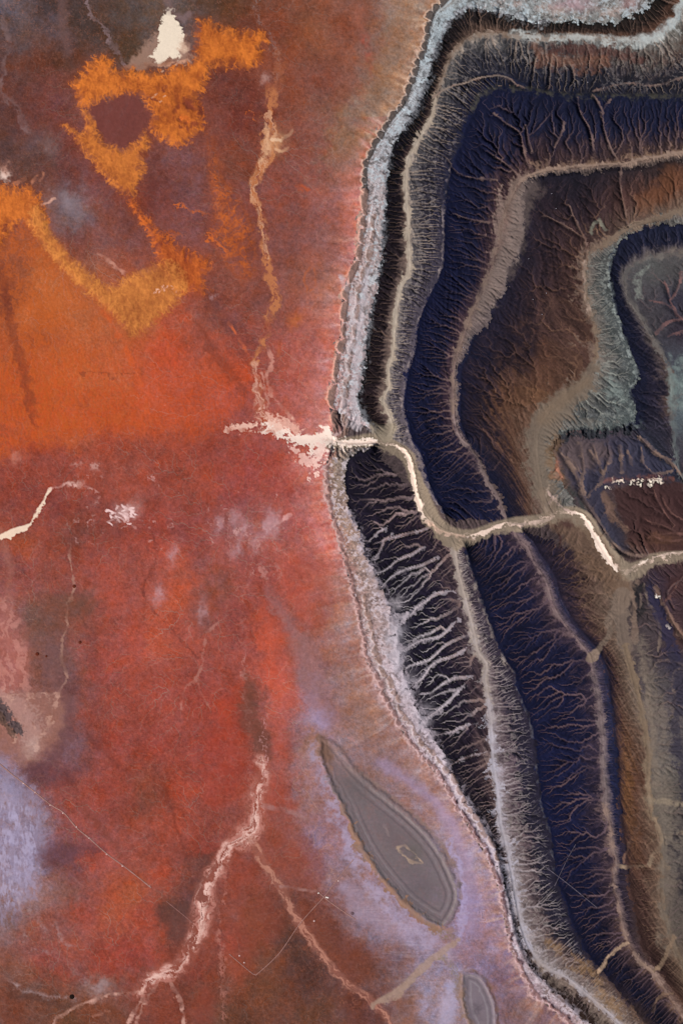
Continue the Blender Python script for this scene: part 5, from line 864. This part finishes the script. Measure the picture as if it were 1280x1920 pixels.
def mesh_from(co, quads, colour, name, mat):
    me = bpy.data.meshes.new(name); nv, nf = len(co), len(quads)
    me.vertices.add(nv); me.vertices.foreach_set('co', co.astype(np.float32).ravel())
    me.loops.add(nf*4); me.loops.foreach_set('vertex_index', quads.astype(np.int32).ravel())
    me.polygons.add(nf); me.polygons.foreach_set('loop_start', np.arange(0, nf*4, 4, dtype=np.int32))
    me.update(calc_edges=True)
    at = me.attributes.new('ground_colour', 'FLOAT_COLOR', 'POINT')
    at.data.foreach_set('color', np.c_[colour, np.ones(nv)].astype(np.float32).ravel())
    me.materials.append(mat); return me

vid = np.arange(NX*NY).reshape(NY, NX)
QUADS = np.stack([vid[:-1, :-1], vid[1:, :-1], vid[1:, 1:], vid[:-1, 1:]], -1).reshape(-1, 4)
FL = LAB[:-1, :-1].ravel(); order = np.argsort(FL, kind='stable'); cnt = np.bincount(FL, minlength=len(DEF)); off = np.concatenate([[0], np.cumsum(cnt)])
FLATV = np.c_[VX.ravel(), VY.ravel(), VZ.ravel()]; FLATC = ALB.reshape(-1, 3)
def tag(o, label=None, cat=None, group=None, kind=None):
    for k, v in (('label', label), ('category', cat), ('group', group), ('kind', kind)):
        if v: o[k] = v
OBJ = {}
kids = {}
for k, d in DEF.items():
    if d.get('of') is not None: kids.setdefault(d['of'], []).append(k)
for k, d in DEF.items():                                     # Empties that carry things with parts
    if d.get('empty') and any(cnt[c] for c in kids.get(k, [])):
        q = np.unique(np.concatenate([QUADS[order[off[c]:off[c+1]]].ravel() for c in kids[k]])); c = FLATV[q]
        o = bpy.data.objects.new(d['name'], None); o.location = (*((c[:, :2].min(0)+c[:, :2].max(0))/2), c[:, 2].min()); o.empty_display_size = 100
        COLL.objects.link(o); tag(o, d['label'], d['cat'], d['group']); OBJ[k] = o
for k, d in DEF.items():
    if d.get('empty') or not cnt[k]: continue
    q = QUADS[order[off[k]:off[k+1]]]; u, inv = np.unique(q, return_inverse=True); co = FLATV[u].copy()
    par = OBJ.get(d['of']) if d.get('of') is not None else None
    org = np.array(par.location if par and d['of'] in OBJ and DEF[d['of']].get('empty') else (0, 0, 0))
    if par is None: org = np.array([*((co[:, :2].min(0)+co[:, :2].max(0))/2), co[:, 2].min()]) if d['kind'] != 'structure' else np.zeros(3)
    o = bpy.data.objects.new(d['name'], mesh_from(co-org, inv.reshape(-1, 4), FLATC[u], d['name'], MAT[d['mat']])); COLL.objects.link(o)
    if par is None: o.location = org
    else: o.parent = par
    tag(o, d['label'], d['cat'] if par is None else None, d['group'] if par is None else None, d['kind']); OBJ[k] = o

# the land beyond the survey: one sheet out to the horizon, sewn to the grid's border
ring = np.concatenate([vid[0, :-1], vid[:-1, -1], vid[-1, :0:-1], vid[:0:-1, 0]])
P0 = FLATV[ring]; C0 = FLATC[ring]; n = len(ring); cs = []; cc = []
sm = lambda a, w: np.stack([np.convolve(np.r_[a[-w:, j], a[:, j], a[:w, j]], np.ones(2*w+1)/(2*w+1), 'valid') for j in range(a.shape[1])], -1)
for s, w, f in ((1, 0, 1), (1.015, 8, .95), (1.04, 40, .85), (1.12, 150, .6), (1.5, 400, .3), (4, 900, .1), (40, 1600, 0)):
    z = (sm(P0[:, 2:], w) if w else P0[:, 2:])*f+70*(1-f); cs.append(np.c_[P0[:, :2]*s, z]); cc.append(sm(C0, w) if w else C0)
co = np.vstack(cs); R = len(cs); i = np.arange(n); j = (i+1) % n
q = np.vstack([np.stack([a*n+i, a*n+j, (a+1)*n+j, (a+1)*n+i], -1) for a in range(R-1)])
o = bpy.data.objects.new('ground', mesh_from(co, q, np.vstack(cc), 'ground', MAT['red_sand'])); COLL.objects.link(o); o['kind'] = 'structure'

# ---------------------------------------------------------------- tracks, pads and small marks of people
def simple(name, verts, faces, mat, loc=(0, 0, 0), parent=None, smooth=False):
    me = bpy.data.meshes.new(name); me.from_pydata([tuple(v) for v in verts], [], faces); me.update(); me.materials.append(mat)
    if smooth: me.polygons.foreach_set('use_smooth', [True]*len(me.polygons))
    o = bpy.data.objects.new(name, me); COLL.objects.link(o); o.location = loc
    if parent: o.parent = parent
    return o
def track(name, pts, w, mat):
    P = spl(pts, 2.0); t = np.gradient(P, axis=0); t /= np.hypot(t[:, :1], t[:, 1:]); v = []; rg = np.random.default_rng(len(P))
    for (x, y), (tx, ty) in zip(P, t):
        ww = w*rg.uniform(.75, 1.25)
        for s in (-1, 1):
            v.append(w3(x-ty*s*ww*.5, y+tx*s*ww*.5, 5.0))
    o = simple(name, v, [(2*k, 2*k+1, 2*k+3, 2*k+2) for k in range(len(P)-1)], mat); o['kind'] = 'structure'; return o
TR = plain_mat('track_gravel', (150, 104, 98), scale=40); TR2 = plain_mat('track_gravel_pale', (166, 124, 116), scale=40); TR3 = plain_mat('track_gravel_dark', (96, 88, 100), scale=40)
RD1 = [(-60,1378),(10,1440),(44,1467),(67,1485),(97,1509),(121,1524),(144,1551),(168,1571),(202,1601),(232,1623),(258,1643),(284,1664)]
track('dirt_track', RD1, 1.8, TR2); track('dirt_track', [(312,1689),(337,1709),(361,1729)], 1.2, TR)
track('dirt_track', [(662,1611),(636,1644),(608,1680),(564,1729),(524,1786),(484,1824),(478,1826),(470,1822),(430,1788)], 1.1, TR2)
track('dirt_track', [(596,1672),(615,1688),(640,1706),(666,1723)], 1.4, TR2); track('dirt_track', [(1008,1615),(1058,1652),(1119,1702)], 1.4, TR3); track('dirt_track', [(1078,1582),(1062,1610),(1038,1660)], 1.2, TR3)
PAD = plain_mat('pad_gravel', (222, 190, 186), scale=12)
def disc(r, n, seed, h):
    rg = np.random.default_rng(seed); a = np.arange(n)*2*math.pi/n; rr = r*rg.uniform(.75, 1.2, n)
    v = [(rr[k]*math.cos(a[k]), rr[k]*math.sin(a[k]), 0) for k in range(n)]+[(rr[k]*.8*math.cos(a[k]), rr[k]*.8*math.sin(a[k]), h*rg.uniform(.8, 1.2)) for k in range(n)]+[(0, 0, h)]
    f = [(k, (k+1) % n, n+(k+1) % n, n+k) for k in range(n)]+[(n+k, n+(k+1) % n, 2*n) for k in range(n)]
    return v, f
pads = [(45,1468,'pale gravel pad beside the straight track, nearest the lilac flat'), (67,1485,'pale gravel pad on the straight track, second from the left edge'), (95,1509,'pale gravel pad just below the straight track, third from the left edge'), (119,1524,'pale gravel pad on the straight track, fourth from the left edge'), (144,1550,'pale gravel pad beside the straight track, middle of the row'), (168,1571,'pale gravel pad on the straight track over the dark purple patch'), (201,1601,'pale gravel pad below the straight track, third from its faint right end'), (230,1623,'pale gravel pad beside the straight track, second from its faint right end'), (281,1661,'pale gravel pad at the faint right end of the straight track'),
        (589,1726,'single pale gravel pad right of the bent track above the wash'), (449,1791,'pale gravel pad near the lower left arm of the bent track'), (458,1804,'pale gravel pad close to the corner of the bent track'), (634,1651,'pale gravel pad beside the bent track on the lilac apron')]
for k, (x, y, lab) in enumerate(pads):
    v, f = disc(15, 9, k, 3); o = simple('gravel_pad', v, f, PAD, w3(x, y, 2)); tag(o, lab, 'pad', 'pale gravel pads along the tracks')
# pale buildings at the track crossing, a walled yard on the lilac plain
WALLM = plain_mat('pale_plaster', (240, 224, 218), scale=6); ROOFM = plain_mat('pale_roof', (246, 232, 224), scale=6)
def house(x, y, lx, ly, h, rot, label):
    e = bpy.data.objects.new('building', None); COLL.objects.link(e); e.location = w3(x, y, -1); e.rotation_euler = (0, 0, math.radians(rot)); tag(e, label, 'building')
    a, b = lx/2, ly/2
    simple('wall', [(-a,-b,0),(a,-b,0),(a,b,0),(-a,b,0),(-a,-b,h),(a,-b,h),(a,b,h),(-a,b,h)], [(0,1,5,4),(1,2,6,5),(2,3,7,6),(3,0,4,7)], WALLM, parent=e)
    a += 1.5; b += 1.5; simple('roof', [(-a,-b,h),(a,-b,h),(a,b,h),(-a,b,h),(-a,0,h+4),(a,0,h+4)], [(0,1,5,4),(2,3,4,5),(1,2,5),(3,0,4),(3,2,1,0)], ROOFM, parent=e)
house(613, 1682, 56, 20, 9, -12, 'long white building just below the bent track crossing'); house(597, 1674, 26, 16, 7, 40, 'small white building left of the bent track crossing')
yd = bpy.data.objects.new('walled_yard', None); COLL.objects.link(yd); yd.location = w3(905, 1718, -1); tag(yd, 'faint pale walled yard on the lilac plain right of the grey basin', 'yard')
YM = plain_mat('yard_wall', (186, 160, 186), scale=8)
for (x0, y0), (x1, y1) in (((-85,105),(60,115)), ((-85,105),(-80,60)), ((-70,-80),(60,-85)), ((60,-85),(68,115)), ((-25,60),(-25,-40)), ((-20,-45),(30,-48))):
    dx, dy = x1-x0, y1-y0; L = math.hypot(dx, dy); nx_, ny_ = -dy/L*5, dx/L*5; v = [(x0+nx_,y0+ny_,0),(x0-nx_,y0-ny_,0),(x1-nx_,y1-ny_,0),(x1+nx_,y1+ny_,0)]
    simple('wall', v+[(a, b, 6) for a, b, _ in v], [(4,5,6,7),(0,1,5,4),(1,2,6,5),(2,3,7,6),(3,0,4,7)], YM, parent=yd)
# dark round knolls and pale boulders
KN = [plain_mat('dark_knoll_rock', (26, 14, 10), scale=15), plain_mat('brown_knoll_rock', (96, 40, 24), scale=15), plain_mat('grey_knoll_rock', (108, 84, 92), scale=15)]
def dome(r, h, seed, nr=5, ns=14):
    rg = np.random.default_rng(seed); v = [(0, 0, h)]; f = []
    for a in range(1, nr+1):
        for k in range(ns):
            q = r*a/nr*rg.uniform(.94, 1.06); t = k*2*math.pi/ns; v.append((q*math.cos(t), q*math.sin(t), h*(1-(a/nr)**2)**.8*rg.uniform(.9, 1.1)-(6 if a == nr else 0)))
    f += [(0, 1+k, 1+(k+1) % ns) for k in range(ns)]
    for a in range(nr-1): f += [(1+a*ns+k, 1+(a+1)*ns+k, 1+(a+1)*ns+(k+1) % ns, 1+a*ns+(k+1) % ns) for k in range(ns)]
    return v, f
for k, (x, y, r, m, lab) in enumerate(((136,1868,5.2,0,'round black knoll on the brown plain near the bottom left'), (140,1099,3.8,1,'round dark brown knoll beside the thin pale rill above the olive patch'), (151,1204,3.4,1,'round dark brown knoll on red sand right of the olive patch'), (71,1226,3.8,1,'round dark brown knoll on the pink fan, with a fainter neighbour'), (88,1230,2.4,1,'faint small brown knoll, right neighbour of the one on the pink fan'), (660,1712,3.8,2,'round grey knoll on the lilac apron below the bent track'))):
    v, f = dome(r*PX, 9, k); o = simple('knoll', v, f, KN[m], w3(x, y, 1), smooth=True); tag(o, lab, 'knoll', 'small round dark knolls')
BM = plain_mat('pale_boulder_rock', (206, 200, 214), scale=6)
v, f = dome(9, 9, 50, 2, 6); proto = None
for k, (x, y, lab) in enumerate(((1089,152,'tiny pale boulder, leftmost of the three on the dark slope above the top navy ridge'), (1100,156,'tiny pale boulder in the middle of the three above the top navy ridge'), (1129,167,'tiny pale boulder, rightmost of the three above the top navy ridge'),
        (1033,364,'tiny pale boulder near the top of the brown slope, below the tan bench'), (1041,392,'tiny pale boulder just below the highest one on the brown slope'), (990,486,'tiny pale boulder at the dark left rim of the brown slope'), (1023,550,'tiny pale boulder in the middle of the brown slope, brightest there'), (998,562,'tiny pale boulder left of the brightest one on the brown slope'), (1015,590,'tiny pale boulder lowest on the brown slope, above the orange stain'), (868,652,'tiny pale boulder on the tan valley beside the navy ridge'))):
    if proto is None: proto = simple('boulder', v, f, BM); o = proto
    else: o = proto.copy(); COLL.objects.link(o)
    o.location = w3(x, y, 1); o.rotation_euler = (0, 0, k); tag(o, lab, 'boulder', 'pale boulders on the dark slopes')
